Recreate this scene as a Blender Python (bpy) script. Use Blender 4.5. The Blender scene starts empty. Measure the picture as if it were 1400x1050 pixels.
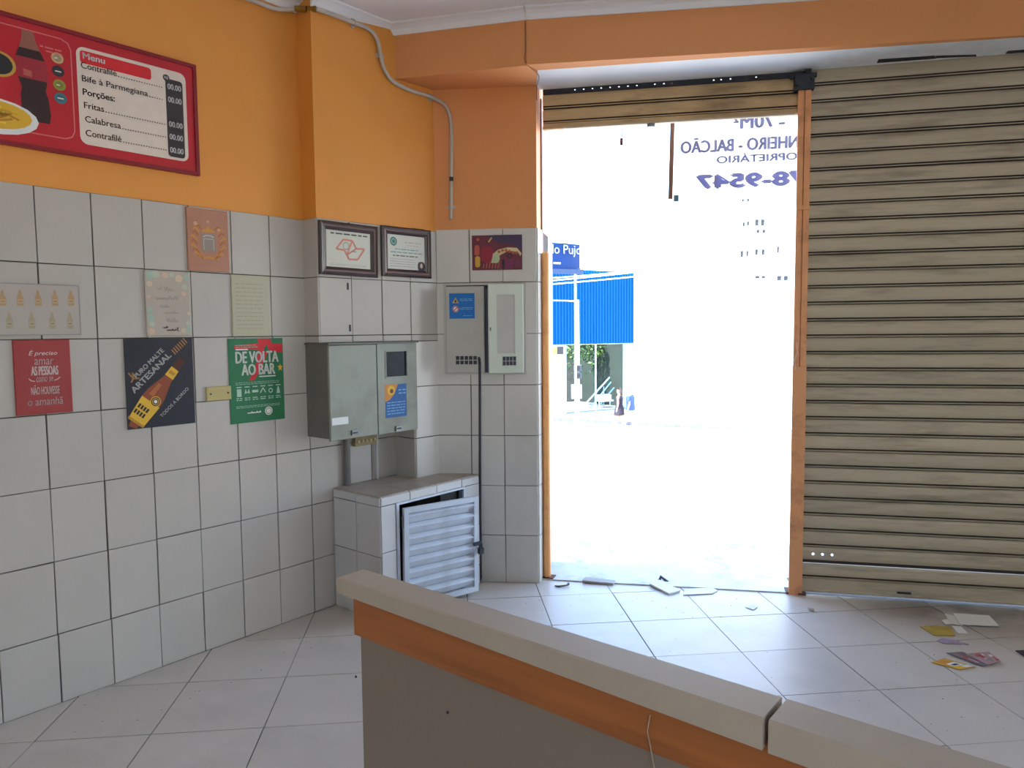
import bpy, math, random
from mathutils import Matrix, Vector
random.seed(7)
SC = bpy.context.scene
COL = SC.collection

# ---------------------------------------------------------------- camera, sky, sun, exposure
FPX = 1002.85
PITCH, ROLL = 0.07284, -0.00891
EYE = Vector((0, 0, 1.5))
_f = Vector((0, math.cos(PITCH), -math.sin(PITCH)))
_u = Vector((0, math.sin(PITCH), math.cos(PITCH)))
_r = Vector((1, 0, 0))
C_R = math.cos(ROLL) * _r + math.sin(ROLL) * _u
C_U = -math.sin(ROLL) * _r + math.cos(ROLL) * _u
C_F = _f
cam_data = bpy.data.cameras.new('camera')
cam_data.sensor_width = 36.0
cam_data.lens = FPX / 1400 * 36.0
cam_data.clip_start = 0.02
cam_data.clip_end = 500
cam = bpy.data.objects.new('camera', cam_data)
COL.objects.link(cam)
m = Matrix.Identity(4)
for i in range(3):
    m[i][0], m[i][1], m[i][2], m[i][3] = C_R[i], C_U[i], -C_F[i], EYE[i]
cam.matrix_world = m
SC.camera = cam

SUN_ELEV, SUN_ENERGY, SKY_STRENGTH, EXPOSURE = 58.0, 13.0, 0.78, 1.06
world = bpy.data.worlds.new('sky')
SC.world = world
world.use_nodes = True
wn = world.node_tree
wn.nodes.clear()
w_out = wn.nodes.new('ShaderNodeOutputWorld')
w_bg = wn.nodes.new('ShaderNodeBackground')
w_sky = wn.nodes.new('ShaderNodeTexSky')
w_sky.sky_type = 'NISHITA'
w_sky.sun_disc = False
w_sky.sun_elevation = math.radians(SUN_ELEV)
w_sky.sun_rotation = math.radians(240)
w_sky.air_density = 1.0
w_sky.dust_density = 0.3
w_sky.ozone_density = 2.0
w_bg.inputs['Strength'].default_value = SKY_STRENGTH
wn.links.new(w_sky.outputs[0], w_bg.inputs[0])
wn.links.new(w_bg.outputs[0], w_out.inputs[0])
sun_data = bpy.data.lights.new('sun', 'SUN')
sun_data.energy = SUN_ENERGY
sun_data.angle = math.radians(1.5)
sun_data.color = (1.0, 0.96, 0.9)
sun = bpy.data.objects.new('sun', sun_data)
COL.objects.link(sun)
sun.matrix_world = Vector((0.40, 0.20, -0.9)).normalized().to_track_quat('-Z', 'Y').to_matrix().to_4x4()
sun.location = (0, -5, 30)
SC.view_settings.view_transform = 'Standard'
SC.view_settings.look = 'None'
SC.view_settings.gamma = 1.0
SC.view_settings.use_curve_mapping = False
SC.view_settings.exposure = EXPOSURE

# ---------------------------------------------------------------- helpers
ID = Matrix.Identity(4)
Zv = Vector((0, 0, 1))


def ray(px, py):
    return C_R * ((px - 700) / FPX) - C_U * ((py - 525) / FPX) + C_F


def ground(px, py, z=0.0):
    d = ray(px, py)
    return EYE + d * ((z - 1.5) / d.z)


class Plane:
    """a vertical plane: local x runs along it, local -y points to the room, z is up"""
    def __init__(self, o, ang):
        self.o = Vector(o)
        self.u = Vector((math.cos(ang), math.sin(ang), 0))
        self.n = Vector((self.u.y, -self.u.x, 0))
        self.M = Matrix.Identity(4)
        for i in range(3):
            self.M[i][0], self.M[i][1], self.M[i][2], self.M[i][3] = self.u[i], -self.n[i], Zv[i], self.o[i]

    def pix(self, px, py, off=0.0):
        d = ray(px, py)
        p0 = self.o + self.n * off
        q = EYE + d * ((p0 - EYE).dot(self.n) / d.dot(self.n))
        return (q - self.o).dot(self.u), q.z

    def at(self, s, off=0.0, z=0.0):
        return self.M @ Matrix.Translation((s, -off, z))

    def w(self, s, off=0.0, z=0.0):
        return self.o + self.u * s + self.n * off + Zv * z


def lin(c):
    out = []
    for v in c[:3]:
        v = v / 255.0
        out.append(v / 12.92 if v <= 0.04045 else ((v + 0.055) / 1.055) ** 2.4)
    return out


MATS = {}


def mat(name, col, rough=0.5, var=0.06, scale=6.0, bump=0.0, metal=0.0, spec=0.5, per=0.0, stain=None, stain_scale=3.0, stain_amt=0.5, stretch=None, bscale=None, world=False):
    if name in MATS:
        return MATS[name]
    mt = bpy.data.materials.new(name)
    mt.use_nodes = True
    nt = mt.node_tree
    N, L = nt.nodes, nt.links
    bs = N['Principled BSDF']
    bs.inputs['Roughness'].default_value = rough
    bs.inputs['Metallic'].default_value = metal
    bs.inputs['Specular IOR Level'].default_value = spec
    c = lin(col)
    tc = N.new('ShaderNodeTexCoord')
    mp = N.new('ShaderNodeMapping')
    if stretch:
        mp.inputs['Scale'].default_value = stretch
    L.new(N.new('ShaderNodeNewGeometry').outputs['Position'] if world else tc.outputs['Object'], mp.inputs['Vector'])
    nz = N.new('ShaderNodeTexNoise')
    nz.inputs['Scale'].default_value = scale
    nz.inputs['Detail'].default_value = 4
    L.new(mp.outputs[0], nz.inputs['Vector'])
    mx = N.new('ShaderNodeMix')
    mx.data_type = 'RGBA'
    mx.inputs[6].default_value = [max(0, v * (1 - var * 2)) for v in c] + [1]
    mx.inputs[7].default_value = [min(1, v * (1 + var * 2)) for v in c] + [1]
    L.new(nz.outputs['Fac'], mx.inputs[0])
    cur = mx.outputs[2]
    if stain:
        sz = N.new('ShaderNodeTexNoise')
        sz.inputs['Scale'].default_value = stain_scale
        sz.inputs['Detail'].default_value = 6
        sz.inputs['Roughness'].default_value = 0.65
        L.new(mp.outputs[0], sz.inputs['Vector'])
        rp = N.new('ShaderNodeValToRGB')
        rp.color_ramp.elements[0].position = 0.5
        rp.color_ramp.elements[1].position = 0.72
        rp.color_ramp.elements[1].color = (stain_amt, stain_amt, stain_amt, 1)
        L.new(sz.outputs['Fac'], rp.inputs[0])
        m2 = N.new('ShaderNodeMix')
        m2.data_type = 'RGBA'
        L.new(rp.outputs[0], m2.inputs[0])
        L.new(cur, m2.inputs[6])
        m2.inputs[7].default_value = lin(stain) + [1]
        cur = m2.outputs[2]
    if per:
        oi = N.new('ShaderNodeObjectInfo')
        mr = N.new('ShaderNodeMapRange')
        mr.inputs[3].default_value = 1 - per
        mr.inputs[4].default_value = 1 + per
        L.new(oi.outputs['Random'], mr.inputs[0])
        hs = N.new('ShaderNodeHueSaturation')
        L.new(mr.outputs[0], hs.inputs['Value'])
        L.new(cur, hs.inputs['Color'])
        cur = hs.outputs[0]
    L.new(cur, bs.inputs['Base Color'])
    if bump:
        bp = N.new('ShaderNodeBump')
        bp.inputs['Strength'].default_value = bump
        bp.inputs['Distance'].default_value = 0.01
        if bscale:
            bz = N.new('ShaderNodeTexNoise')
            bz.inputs['Scale'].default_value = bscale
            L.new(mp.outputs[0], bz.inputs['Vector'])
            L.new(bz.outputs['Fac'], bp.inputs['Height'])
        else:
            L.new(nz.outputs['Fac'], bp.inputs['Height'])
        L.new(bp.outputs[0], bs.inputs['Normal'])
    MATS[name] = mt
    return mt


def flat(name, col, rough=0.6):
    return mat(name, col, rough=rough, var=0.03, scale=20)


class B:
    """collects faces (with a material each) for one mesh"""
    def __init__(self):
        self.v, self.f, self.mi, self.ms, self.cur = [], [], [], [], 0
        self.smooth = False

    def use(self, m):
        if m not in self.ms:
            self.ms.append(m)
        self.cur = self.ms.index(m)
        return self

    def face(self, pts):
        n = len(self.v)
        self.v += [tuple(p) for p in pts]
        self.f.append(tuple(range(n, n + len(pts))))
        self.mi.append(self.cur)
        return self

    def raw(self, vs, fs):
        n = len(self.v)
        self.v += [tuple(p) for p in vs]
        for f in fs:
            self.f.append(tuple(n + i for i in f))
            self.mi.append(self.cur)
        return self

    def box(self, x0, x1, y0, y1, z0, z1, M=None):
        vs = [(x0, y0, z0), (x1, y0, z0), (x1, y1, z0), (x0, y1, z0), (x0, y0, z1), (x1, y0, z1), (x1, y1, z1), (x0, y1, z1)]
        if M:
            vs = [M @ Vector(p) for p in vs]
        return self.raw(vs, [(3, 2, 1, 0), (4, 5, 6, 7), (0, 1, 5, 4), (1, 2, 6, 5), (2, 3, 7, 6), (3, 0, 4, 7)])

    def cbox(self, x0, x1, y0, y1, z0, z1, c=0.003, M=None):
        """box whose -y face is chamfered all round"""
        vs = [(x0, y1, z0), (x1, y1, z0), (x1, y1, z1), (x0, y1, z1),
              (x0, y0 + c, z0), (x1, y0 + c, z0), (x1, y0 + c, z1), (x0, y0 + c, z1),
              (x0 + c, y0, z0 + c), (x1 - c, y0, z0 + c), (x1 - c, y0, z1 - c), (x0 + c, y0, z1 - c)]
        if M:
            vs = [M @ Vector(p) for p in vs]
        fs = [(0, 3, 2, 1), (8, 9, 10, 11)]
        for a in range(4):
            b = (a + 1) % 4
            fs += [(a, b, 4 + b, 4 + a), (4 + a, 4 + b, 8 + b, 8 + a)]
        return self.raw(vs, fs)

    def prism(self, poly, z0, z1):
        """poly (x, y), counter-clockwise, between heights (numbers or one per corner)"""
        n = len(poly)
        if sum(poly[i][0] * poly[(i + 1) % n][1] - poly[(i + 1) % n][0] * poly[i][1] for i in range(n)) < 0:
            poly = list(reversed(poly))
        a = z0 if isinstance(z0, (list, tuple)) else [z0] * n
        b = z1 if isinstance(z1, (list, tuple)) else [z1] * n
        vs = [(p[0], p[1], a[i]) for i, p in enumerate(poly)] + [(p[0], p[1], b[i]) for i, p in enumerate(poly)]
        fs = [tuple(reversed(range(n))), tuple(range(n, 2 * n))]
        fs += [(i, (i + 1) % n, n + (i + 1) % n, n + i) for i in range(n)]
        return self.raw(vs, fs)

    def extr(self, prof, x0, x1):
        """profile of (y, z) points swept along x"""
        n = len(prof)
        vs = [(x0, p[0], p[1]) for p in prof] + [(x1, p[0], p[1]) for p in prof]
        fs = [tuple(reversed(range(n))), tuple(range(n, 2 * n))]
        fs += [(i, (i + 1) % n, n + (i + 1) % n, n + i) for i in range(n)]
        return self.raw(vs, fs)

    def tube(self, path, r, n=10, closed_ends=True):
        pts = [Vector(p) for p in path]
        rs = r if isinstance(r, (list, tuple)) else [r] * len(pts)
        vs, prev = [], None
        for i, p in enumerate(pts):
            t = (pts[min(i + 1, len(pts) - 1)] - pts[max(i - 1, 0)]).normalized()
            if prev is None:
                a = Vector((0, 0, 1)) if abs(t.z) < 0.9 else Vector((1, 0, 0))
                prev = t.cross(a).normalized()
            else:
                prev = (prev - t * prev.dot(t)).normalized()
            bnm = t.cross(prev)
            for k in range(n):
                q = 2 * math.pi * k / n
                vs.append(p + (prev * math.cos(q) + bnm * math.sin(q)) * rs[i])
        fs = []
        for i in range(len(pts) - 1):
            for k in range(n):
                fs.append((i * n + k, i * n + (k + 1) % n, (i + 1) * n + (k + 1) % n, (i + 1) * n + k))
        if closed_ends:
            fs += [tuple(reversed(range(n))), tuple(range((len(pts) - 1) * n, len(pts) * n))]
        self.smooth = True
        return self.raw(vs, fs)

    def lathe(self, prof, c=(0, 0, 0), n=16):
        """profile of (radius, z) about the vertical through c"""
        vs, fs = [], []
        for r, z in prof:
            for k in range(n):
                q = 2 * math.pi * k / n
                vs.append((c[0] + r * math.cos(q), c[1] + r * math.sin(q), c[2] + z))
        for i in range(len(prof) - 1):
            for k in range(n):
                fs.append((i * n + k, i * n + (k + 1) % n, (i + 1) * n + (k + 1) % n, (i + 1) * n + k))
        fs += [tuple(reversed(range(n))), tuple(range((len(prof) - 1) * n, len(prof) * n))]
        self.smooth = True
        return self.raw(vs, fs)

    # flat print in the x-z plane at depth y, facing -y
    def poly(self, pts, y):
        return self.face([(p[0], y, p[1]) for p in pts])

    def rect(self, x0, z0, x1, z1, y):
        return self.poly([(x0, z0), (x1, z0), (x1, z1), (x0, z1)], y)

    def rrect(self, x0, z0, x1, z1, r, y):
        pts = []
        for cx, cz, a0 in ((x1 - r, z0 + r, -90), (x1 - r, z1 - r, 0), (x0 + r, z1 - r, 90), (x0 + r, z0 + r, 180)):
            for k in range(5):
                a = math.radians(a0 + 22.5 * k)
                pts.append((cx + r * math.cos(a), cz + r * math.sin(a)))
        return self.poly(pts, y)

    def disc(self, cx, cz, rx, y, rz=None, n=18):
        rz = rz or rx
        return self.poly([(cx + rx * math.cos(2 * math.pi * k / n), cz + rz * math.sin(2 * math.pi * k / n)) for k in range(n)], y)

    def ring(self, cx, cz, r0, r1, y, n=20):
        for k in range(n):
            a, b = 2 * math.pi * k / n, 2 * math.pi * (k + 1) / n
            self.poly([(cx + r1 * math.cos(a), cz + r1 * math.sin(a)), (cx + r1 * math.cos(b), cz + r1 * math.sin(b)),
                       (cx + r0 * math.cos(b), cz + r0 * math.sin(b)), (cx + r0 * math.cos(a), cz + r0 * math.sin(a))], y)
        return self

    def line(self, pts, w, y):
        for a, b in zip(pts, pts[1:]):
            dx, dz = b[0] - a[0], b[1] - a[1]
            l = math.hypot(dx, dz) or 1
            nx, nz = -dz / l * w / 2, dx / l * w / 2
            self.poly([(a[0] - nx, a[1] - nz), (b[0] - nx, b[1] - nz), (b[0] + nx, b[1] + nz), (a[0] + nx, a[1] + nz)], y)
        return self

    def scribble(self, x0, x1, zb, h, w, y, rnd):
        """a handwritten, illegible word"""
        n = max(4, int((x1 - x0) / (h * 0.28)))
        pts = [(x0 + (x1 - x0) * k / n, zb + h * (0.1 if k % 2 else rnd.choice((0.5, 0.6, 1.0)))) for k in range(n + 1)]
        return self.line(pts, w, y)

    def dashes(self, x0, x1, z, h, y, rnd):
        """a line of print too small to read: word-long bars"""
        x = x0
        while x < x1 - h:
            l = min(x1 - x, h * rnd.uniform(1.5, 5))
            self.rect(x, z, x + l, z + h * 0.7, y)
            x += l + h * 0.8
        return self

    def text(self, s, x0, z0, x1, z1, y, bold=0.0, mirror=False, rot=0.0, shear=0.0):
        """lettering stretched to fill a box; rot turns it about the box's lower left corner"""
        vs, fs = text_geo(s, 0.0, shear)
        ax, bx = min(p[0] for p in vs), max(p[0] for p in vs)
        az, bz = min(p[1] for p in vs), max(p[1] for p in vs)
        c, q = math.cos(rot), math.sin(rot)
        kx = (x1 - x0) / (bx - ax)
        for ox, oz in (((-bold, 0), (bold, 0), (0, bold * .6), (0, -bold * .6)) if bold else ((0, 0),)):
            out = []
            for px, pz in vs:
                tx, tz = (px - ax) / (bx - ax), (pz - az) / (bz - az)
                if mirror:
                    tx = 1 - tx
                dx, dz = tx * (x1 - x0) + ox * kx, tz * (z1 - z0) + oz * kx
                out.append((x0 + dx * c - dz * q, y, z0 + dx * q + dz * c))
            self.raw(out, fs)
        return self


_TXT = {}


def text_geo(s, bold, shear):
    k = (s, bold, shear)
    if k in _TXT:
        return _TXT[k]
    cu = bpy.data.curves.new('lettering', 'FONT')
    cu.body = s
    cu.size = 1.0
    cu.offset = bold
    cu.shear = shear
    cu.resolution_u = 3
    ob = bpy.data.objects.new('lettering', cu)
    COL.objects.link(ob)
    dg = bpy.context.evaluated_depsgraph_get()
    me = bpy.data.meshes.new_from_object(ob.evaluated_get(dg))
    vs = [(v.co.x, v.co.y) for v in me.vertices]
    fs = [tuple(p.vertices) for p in me.polygons]
    bpy.data.objects.remove(ob)
    bpy.data.curves.remove(cu)
    bpy.data.meshes.remove(me)
    _TXT[k] = (vs, fs)
    return _TXT[k]


def build(name, b, material=None, parent=None, M=None, kind=None, label=None, cat=None, group=None, smooth=None):
    me = bpy.data.meshes.new(name)
    me.from_pydata(b.v, [], b.f)
    for mt in (b.ms or [material]):
        me.materials.append(mt)
    if b.ms:
        me.polygons.foreach_set('material_index', b.mi)
    if (b.smooth if smooth is None else smooth):
        me.polygons.foreach_set('use_smooth', [True] * len(me.polygons))
        try:
            me.set_sharp_from_angle(angle=math.radians(40))
        except Exception:
            pass
    me.update()
    return link(name, me, parent, M, kind, label, cat, group)


def link(name, me, parent=None, M=None, kind=None, label=None, cat=None, group=None):
    o = bpy.data.objects.new(name, me)
    COL.objects.link(o)
    if parent is not None:
        o.parent = parent
    o.matrix_basis = M if M is not None else ID
    if parent is not None and not kind and (name.endswith('print') or name in ('lettering', 'handwriting')):
        kind = 'stuff'                                               # flat print, too fine to pick apart
    for k, v in (('kind', kind), ('label', label), ('category', cat), ('group', group)):
        if v:
            o[k] = v
    return o


def thing(name, label, cat, M=None, group=None):
    o = bpy.data.objects.new(name, None)
    o.empty_display_size = 0.1
    COL.objects.link(o)
    o.matrix_basis = M if M is not None else ID
    o['label'] = label
    o['category'] = cat
    if group:
        o['group'] = group
    return o


T = Matrix.Translation


def RZ(a):
    return Matrix.Rotation(a, 4, 'Z')


# ---------------------------------------------------------------- the planes of the room
LW = Plane((-4.25509, 0, 0), math.atan2(0.7702018, 0.63780027))      # tiled side wall
K0, TW, RH, ZT = 3.7642, 0.2044, 0.29866, 2.0787
E1 = LW.w(4.985, 0.12)
E1.z = 0
E2 = Vector((-0.437, 4.327, 0))
E3 = Vector((0.150, 4.268, 0))
PF = Plane(E1, math.atan2(E2.y - E1.y, E2.x - E1.x))                 # pilaster face
PR = Plane(E2, math.atan2(E3.y - E2.y, E3.x - E2.x))                 # face of the corner pillar
PFL, PRL = (E2 - E1).length, (E3 - E2).length
SH = Plane((1.632, 4.072, 0), math.radians(-12.70))                  # closed shutter
RD = Plane((0.190, 4.357, 0), math.atan2(4.097 - 4.357, 1.566 - 0.190))   # doorway
RDL = math.hypot(1.566 - 0.190, 0.26)
ZC = 3.16                                                            # ceiling

# ---------------------------------------------------------------- materials
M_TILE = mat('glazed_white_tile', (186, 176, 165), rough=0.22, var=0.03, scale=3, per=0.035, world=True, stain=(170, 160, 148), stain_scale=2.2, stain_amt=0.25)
M_TILE_LIT = mat('pillar_tile_lightened', (214, 208, 199), rough=0.22, var=0.03, scale=3, per=0.03, world=True, stain=(180, 168, 156), stain_scale=2.2, stain_amt=0.25)  # same tile, lightened in colour to stand for light on the pillar
M_GROUT = mat('dark_grout', (74, 62, 54), rough=0.9, var=0.2, scale=30)
M_ORANGE = mat('orange_wall_paint', (228, 150, 62), rough=0.55, var=0.03, scale=2.5, bump=0.08, bscale=60, stain=(200, 118, 40), stain_scale=1.2, stain_amt=0.2)
M_ORANGE2 = mat('orange_beam_paint', (226, 150, 88), rough=0.6, var=0.03, scale=2.5, bump=0.08, bscale=60)
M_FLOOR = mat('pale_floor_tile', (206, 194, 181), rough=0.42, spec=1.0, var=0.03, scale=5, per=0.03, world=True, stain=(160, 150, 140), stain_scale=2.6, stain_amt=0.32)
M_FGROUT = mat('floor_grout', (92, 80, 70), rough=0.95, var=0.2, scale=20)
M_CEIL = mat('ceiling_paint', (244, 240, 236), rough=0.8, var=0.03, scale=2)
M_PLASTER = mat('white_plaster', (240, 240, 236), rough=0.8, var=0.04, scale=3, stain=(170, 166, 160), stain_scale=2.0, stain_amt=0.35)
M_BACK = mat('cream_wall_paint', (206, 196, 180), rough=0.7, var=0.03)
M_SHUT = mat('dirty_beige_shutter', (186, 170, 143), rough=0.55, var=0.06, scale=4, stain=(92, 78, 62), stain_scale=7.0, stain_amt=0.5, stretch=(0.3, .3, 2.6), per=0.07, world=True)
M_SGROOVE = mat('dark_joint', (52, 45, 40), rough=0.8, var=0.3, scale=8)  # dark colour of the slat joints, shared by the soffit cracks
M_STEEL = mat('galvanised_steel', (128, 128, 126), rough=0.4, metal=0.7, var=0.1, scale=14)
M_DARK = mat('dark_iron', (40, 44, 52), rough=0.6, var=0.2, scale=20)


# brown dust, deepened with painted shade, along the foot of the closed shutter
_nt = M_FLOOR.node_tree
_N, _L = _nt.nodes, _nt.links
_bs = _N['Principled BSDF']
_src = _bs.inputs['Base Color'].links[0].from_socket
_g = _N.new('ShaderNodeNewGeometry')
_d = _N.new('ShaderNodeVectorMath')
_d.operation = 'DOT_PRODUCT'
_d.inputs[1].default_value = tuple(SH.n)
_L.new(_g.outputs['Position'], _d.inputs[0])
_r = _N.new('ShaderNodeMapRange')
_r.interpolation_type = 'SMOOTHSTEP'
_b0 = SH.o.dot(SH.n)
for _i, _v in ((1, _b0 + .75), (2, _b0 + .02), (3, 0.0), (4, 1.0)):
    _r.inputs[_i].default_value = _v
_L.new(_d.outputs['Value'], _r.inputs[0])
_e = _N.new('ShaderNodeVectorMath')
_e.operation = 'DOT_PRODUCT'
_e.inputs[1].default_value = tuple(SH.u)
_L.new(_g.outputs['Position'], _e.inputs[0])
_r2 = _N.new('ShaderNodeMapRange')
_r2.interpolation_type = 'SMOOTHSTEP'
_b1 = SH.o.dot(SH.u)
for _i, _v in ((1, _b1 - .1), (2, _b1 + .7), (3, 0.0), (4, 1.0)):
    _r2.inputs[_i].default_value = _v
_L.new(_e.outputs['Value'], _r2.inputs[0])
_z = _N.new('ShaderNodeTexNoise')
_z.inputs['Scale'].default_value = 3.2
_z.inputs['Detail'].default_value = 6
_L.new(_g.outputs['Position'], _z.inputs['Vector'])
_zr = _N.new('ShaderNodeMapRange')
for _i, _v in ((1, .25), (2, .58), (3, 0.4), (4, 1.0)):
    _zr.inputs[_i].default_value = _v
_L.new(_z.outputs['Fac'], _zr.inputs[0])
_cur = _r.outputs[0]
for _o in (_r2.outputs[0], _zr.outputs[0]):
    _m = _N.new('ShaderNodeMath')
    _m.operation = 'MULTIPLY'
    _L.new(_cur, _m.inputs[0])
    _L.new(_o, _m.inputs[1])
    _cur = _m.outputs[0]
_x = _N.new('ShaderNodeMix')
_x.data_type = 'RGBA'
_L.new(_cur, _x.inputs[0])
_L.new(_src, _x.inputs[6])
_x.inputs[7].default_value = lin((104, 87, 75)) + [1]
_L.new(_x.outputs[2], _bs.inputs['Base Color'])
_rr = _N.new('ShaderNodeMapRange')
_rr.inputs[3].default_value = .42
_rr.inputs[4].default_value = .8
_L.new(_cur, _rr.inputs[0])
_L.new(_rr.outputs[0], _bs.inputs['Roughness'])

# ================================================================ THE SETTING
# floor: grout bed, tiles laid diagonally to the side wall
FA, FX, FY, FS = 0.10051, -1.90211, 3.84149, 0.41269
RWO = 6.2                                                           # distance of the wall across the room


def room_clip(poly):
    """clip a floor polygon to the room: side wall, shop front, wall across, back wall"""
    planes = [(LW.w(0, 0.004), LW.n), (SH.w(0, 0.02), SH.n), (LW.w(0, RWO), -LW.n), (LW.w(-0.9), LW.u)]
    for o, n in planes:
        out = []
        for i in range(len(poly)):
            a, b = poly[i], poly[(i + 1) % len(poly)]
            da, db = (a - o).dot(n), (b - o).dot(n)
            if da >= 0:
                out.append(a)
            if (da >= 0) != (db >= 0):
                out.append(a + (b - a) * (da / (da - db)))
        poly = out
        if len(poly) < 3:
            return []
    return poly


fl = B()
fl.prism([(p.x, p.y) for p in [LW.w(-0.95, -0.1), LW.w(-0.95, RWO + 0.1), SH.w(5.3, -0.3), RD.w(-0.6, -0.3)]], -0.16, -0.004)
floor = build('floor', fl, M_FGROUT, kind='structure')


def fpt(i, j):
    return Vector((FX + FS * (i * math.cos(FA) + j * math.sin(FA)), FY + FS * (i * math.sin(FA) - j * math.cos(FA)), 0))


g = 0.0024
for i in range(-6, 18):
    for j in range(-3, 15):
        jx, jy = random.uniform(-.001, .001), random.uniform(-.001, .001)
        c = fpt(i + .5, j + .5)
        if (c - Vector((0.4, 2.6, 0))).length > 4.6:
            continue
        q = [fpt(i + a, j + b) for a, b in ((g / FS, 1 - g / FS), (1 - g / FS, 1 - g / FS), (1 - g / FS, g / FS), (g / FS, g / FS))]
        q = [p + Vector((jx, jy, 0)) for p in q]
        q = room_clip(q)
        if len(q) < 3:
            continue
        b = B()
        h = random.uniform(-.0004, .0004)
        b.prism([(p.x - c.x, p.y - c.y) for p in q], -0.006, 0.0 + h)
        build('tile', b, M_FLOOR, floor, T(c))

# side wall: painted above, tiles below
S0, S1 = -0.95, 6.2
b = B().use(M_ORANGE)
b.box(S0, S1, 0.0, 0.2, ZT, ZC + .1)
b.use(M_GROUT)
b.box(S0, S1, 0.004, 0.2, -0.1, ZT)
wall_left = build('wall_left', b, None, None, LW.M, kind='structure')


def tile_panel(parent, x0, x1, z0, z1, M=None, gx=0.0022, t=0.006, jit=0.0012, m=None):
    w, h = x1 - x0, z1 - z0
    b = B()
    b.cbox(-w / 2 + gx, w / 2 - gx, -t, 0.003, -h / 2 + gx * .8, h / 2 - gx * .8, 0.0015)
    J = T(((x0 + x1) / 2 + random.uniform(-jit, jit), random.uniform(-.0006, .0006), (z0 + z1) / 2 + random.uniform(-jit, jit) * .6)) \
        @ Matrix.Rotation(random.uniform(-.004, .004), 4, 'Y') @ Matrix.Rotation(random.uniform(-.004, .004), 4, 'Z') @ Matrix.Rotation(random.uniform(-.003, .003), 4, 'X')
    return build('tile', b, m or M_TILE, parent, (M @ J) if M else J)


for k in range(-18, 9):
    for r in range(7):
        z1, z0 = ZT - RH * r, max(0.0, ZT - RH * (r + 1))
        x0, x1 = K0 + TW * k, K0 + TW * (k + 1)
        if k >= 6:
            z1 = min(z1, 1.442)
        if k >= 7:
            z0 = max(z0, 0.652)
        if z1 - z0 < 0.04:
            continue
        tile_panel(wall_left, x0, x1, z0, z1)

# pilaster (upper part, stands out from the side wall) and corner pillar
b = B().use(M_ORANGE)
pil = [LW.w(4.985, -0.05), E1, E2, LW.w(5.80, -0.05)]
pil = [Vector((p.x, p.y, 0)) for p in pil]
pxy = [(p.x, p.y) for p in pil]
b.prism(pxy, ZT, ZC + .05)
b.use(M_GROUT)
ins = [pil[0], E1 + (E2 - E1).normalized() * .004 - PF.n * .004, E2 - PF.n * .004, pil[3]]
b.prism([(p.x, p.y) for p in ins], 1.445, ZT)
wall_pilaster = build('wall_pilaster', b, None, None, None, kind='structure')
SP = Plane(LW.w(4.985, 0.0), math.atan2(LW.n.y, LW.n.x))             # narrow side of the pilaster, seen from the room's depth
rows2 = [(ZT - RH, ZT), (ZT - RH * 2, ZT - RH), (1.445, ZT - RH * 2)]
for z0, z1 in rows2:
    tile_panel(wall_pilaster, 0.0, 0.125, z0, z1, SP.M)
    for q in range(4):
        w = PFL / 4
        tile_panel(wall_pilaster, w * q, w * (q + 1), z0, z1, PF.M)

b = B().use(M_ORANGE2)
CS = 5.589
back = [RD.w(-0.03, -0.12), PR.w(0.0, -0.5), LW.w(CS, -0.05)]
col = [LW.w(CS, 0.0), LW.w(CS, 0.172), E2, E3, RD.w(-0.012, -0.02), RD.w(-0.012, -0.3), LW.w(6.3, -0.05)]
b.prism([(p.x, p.y) for p in [E2 - PF.u * .004, E3, RD.w(-0.012, -0.02), RD.w(-0.012, -0.3), LW.w(6.3, -0.05)]], ZT + .004, ZC + .05)
b.use(M_GROUT)
colg = [LW.w(CS + .004, 0.0), LW.w(CS + .004, 0.170), E2 - PR.n * .004, E3 - PR.n * .004 - PR.u * .004, RD.w(-0.016, -0.02), RD.w(-0.016, -0.3), LW.w(6.3, -0.05)]
b.prism([(p.x, p.y) for p in colg], -0.05, ZT + .004)
wall_pillar = build('wall_pillar', b, None, None, None, kind='structure')
rows7 = [(max(0, ZT - RH * (r + 1)), ZT - RH * r) for r in range(7)]
rows7[0] = (rows7[0][0], ZT + .010)
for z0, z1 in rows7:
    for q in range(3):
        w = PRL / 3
        tile_panel(wall_pillar, w * q, w * (q + 1), z0, z1, PR.M, m=M_TILE_LIT)
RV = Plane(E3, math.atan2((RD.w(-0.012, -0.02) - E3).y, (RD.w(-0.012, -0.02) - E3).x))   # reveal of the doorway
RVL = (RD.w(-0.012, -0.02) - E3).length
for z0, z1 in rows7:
    tile_panel(wall_pillar, 0.0, RVL, z0, z1, RV.M, m=M_TILE_LIT)
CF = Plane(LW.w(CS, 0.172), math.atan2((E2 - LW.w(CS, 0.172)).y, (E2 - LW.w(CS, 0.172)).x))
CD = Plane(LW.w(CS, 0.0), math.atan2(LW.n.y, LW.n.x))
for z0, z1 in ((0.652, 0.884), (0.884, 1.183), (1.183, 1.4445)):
    tile_panel(wall_pillar, 0.0, (E2 - LW.w(CS, 0.172)).length, z0, z1, CF.M, m=M_TILE_LIT)
    tile_panel(wall_pillar, 0.0, 0.172, z0, z1, CD.M)

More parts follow.
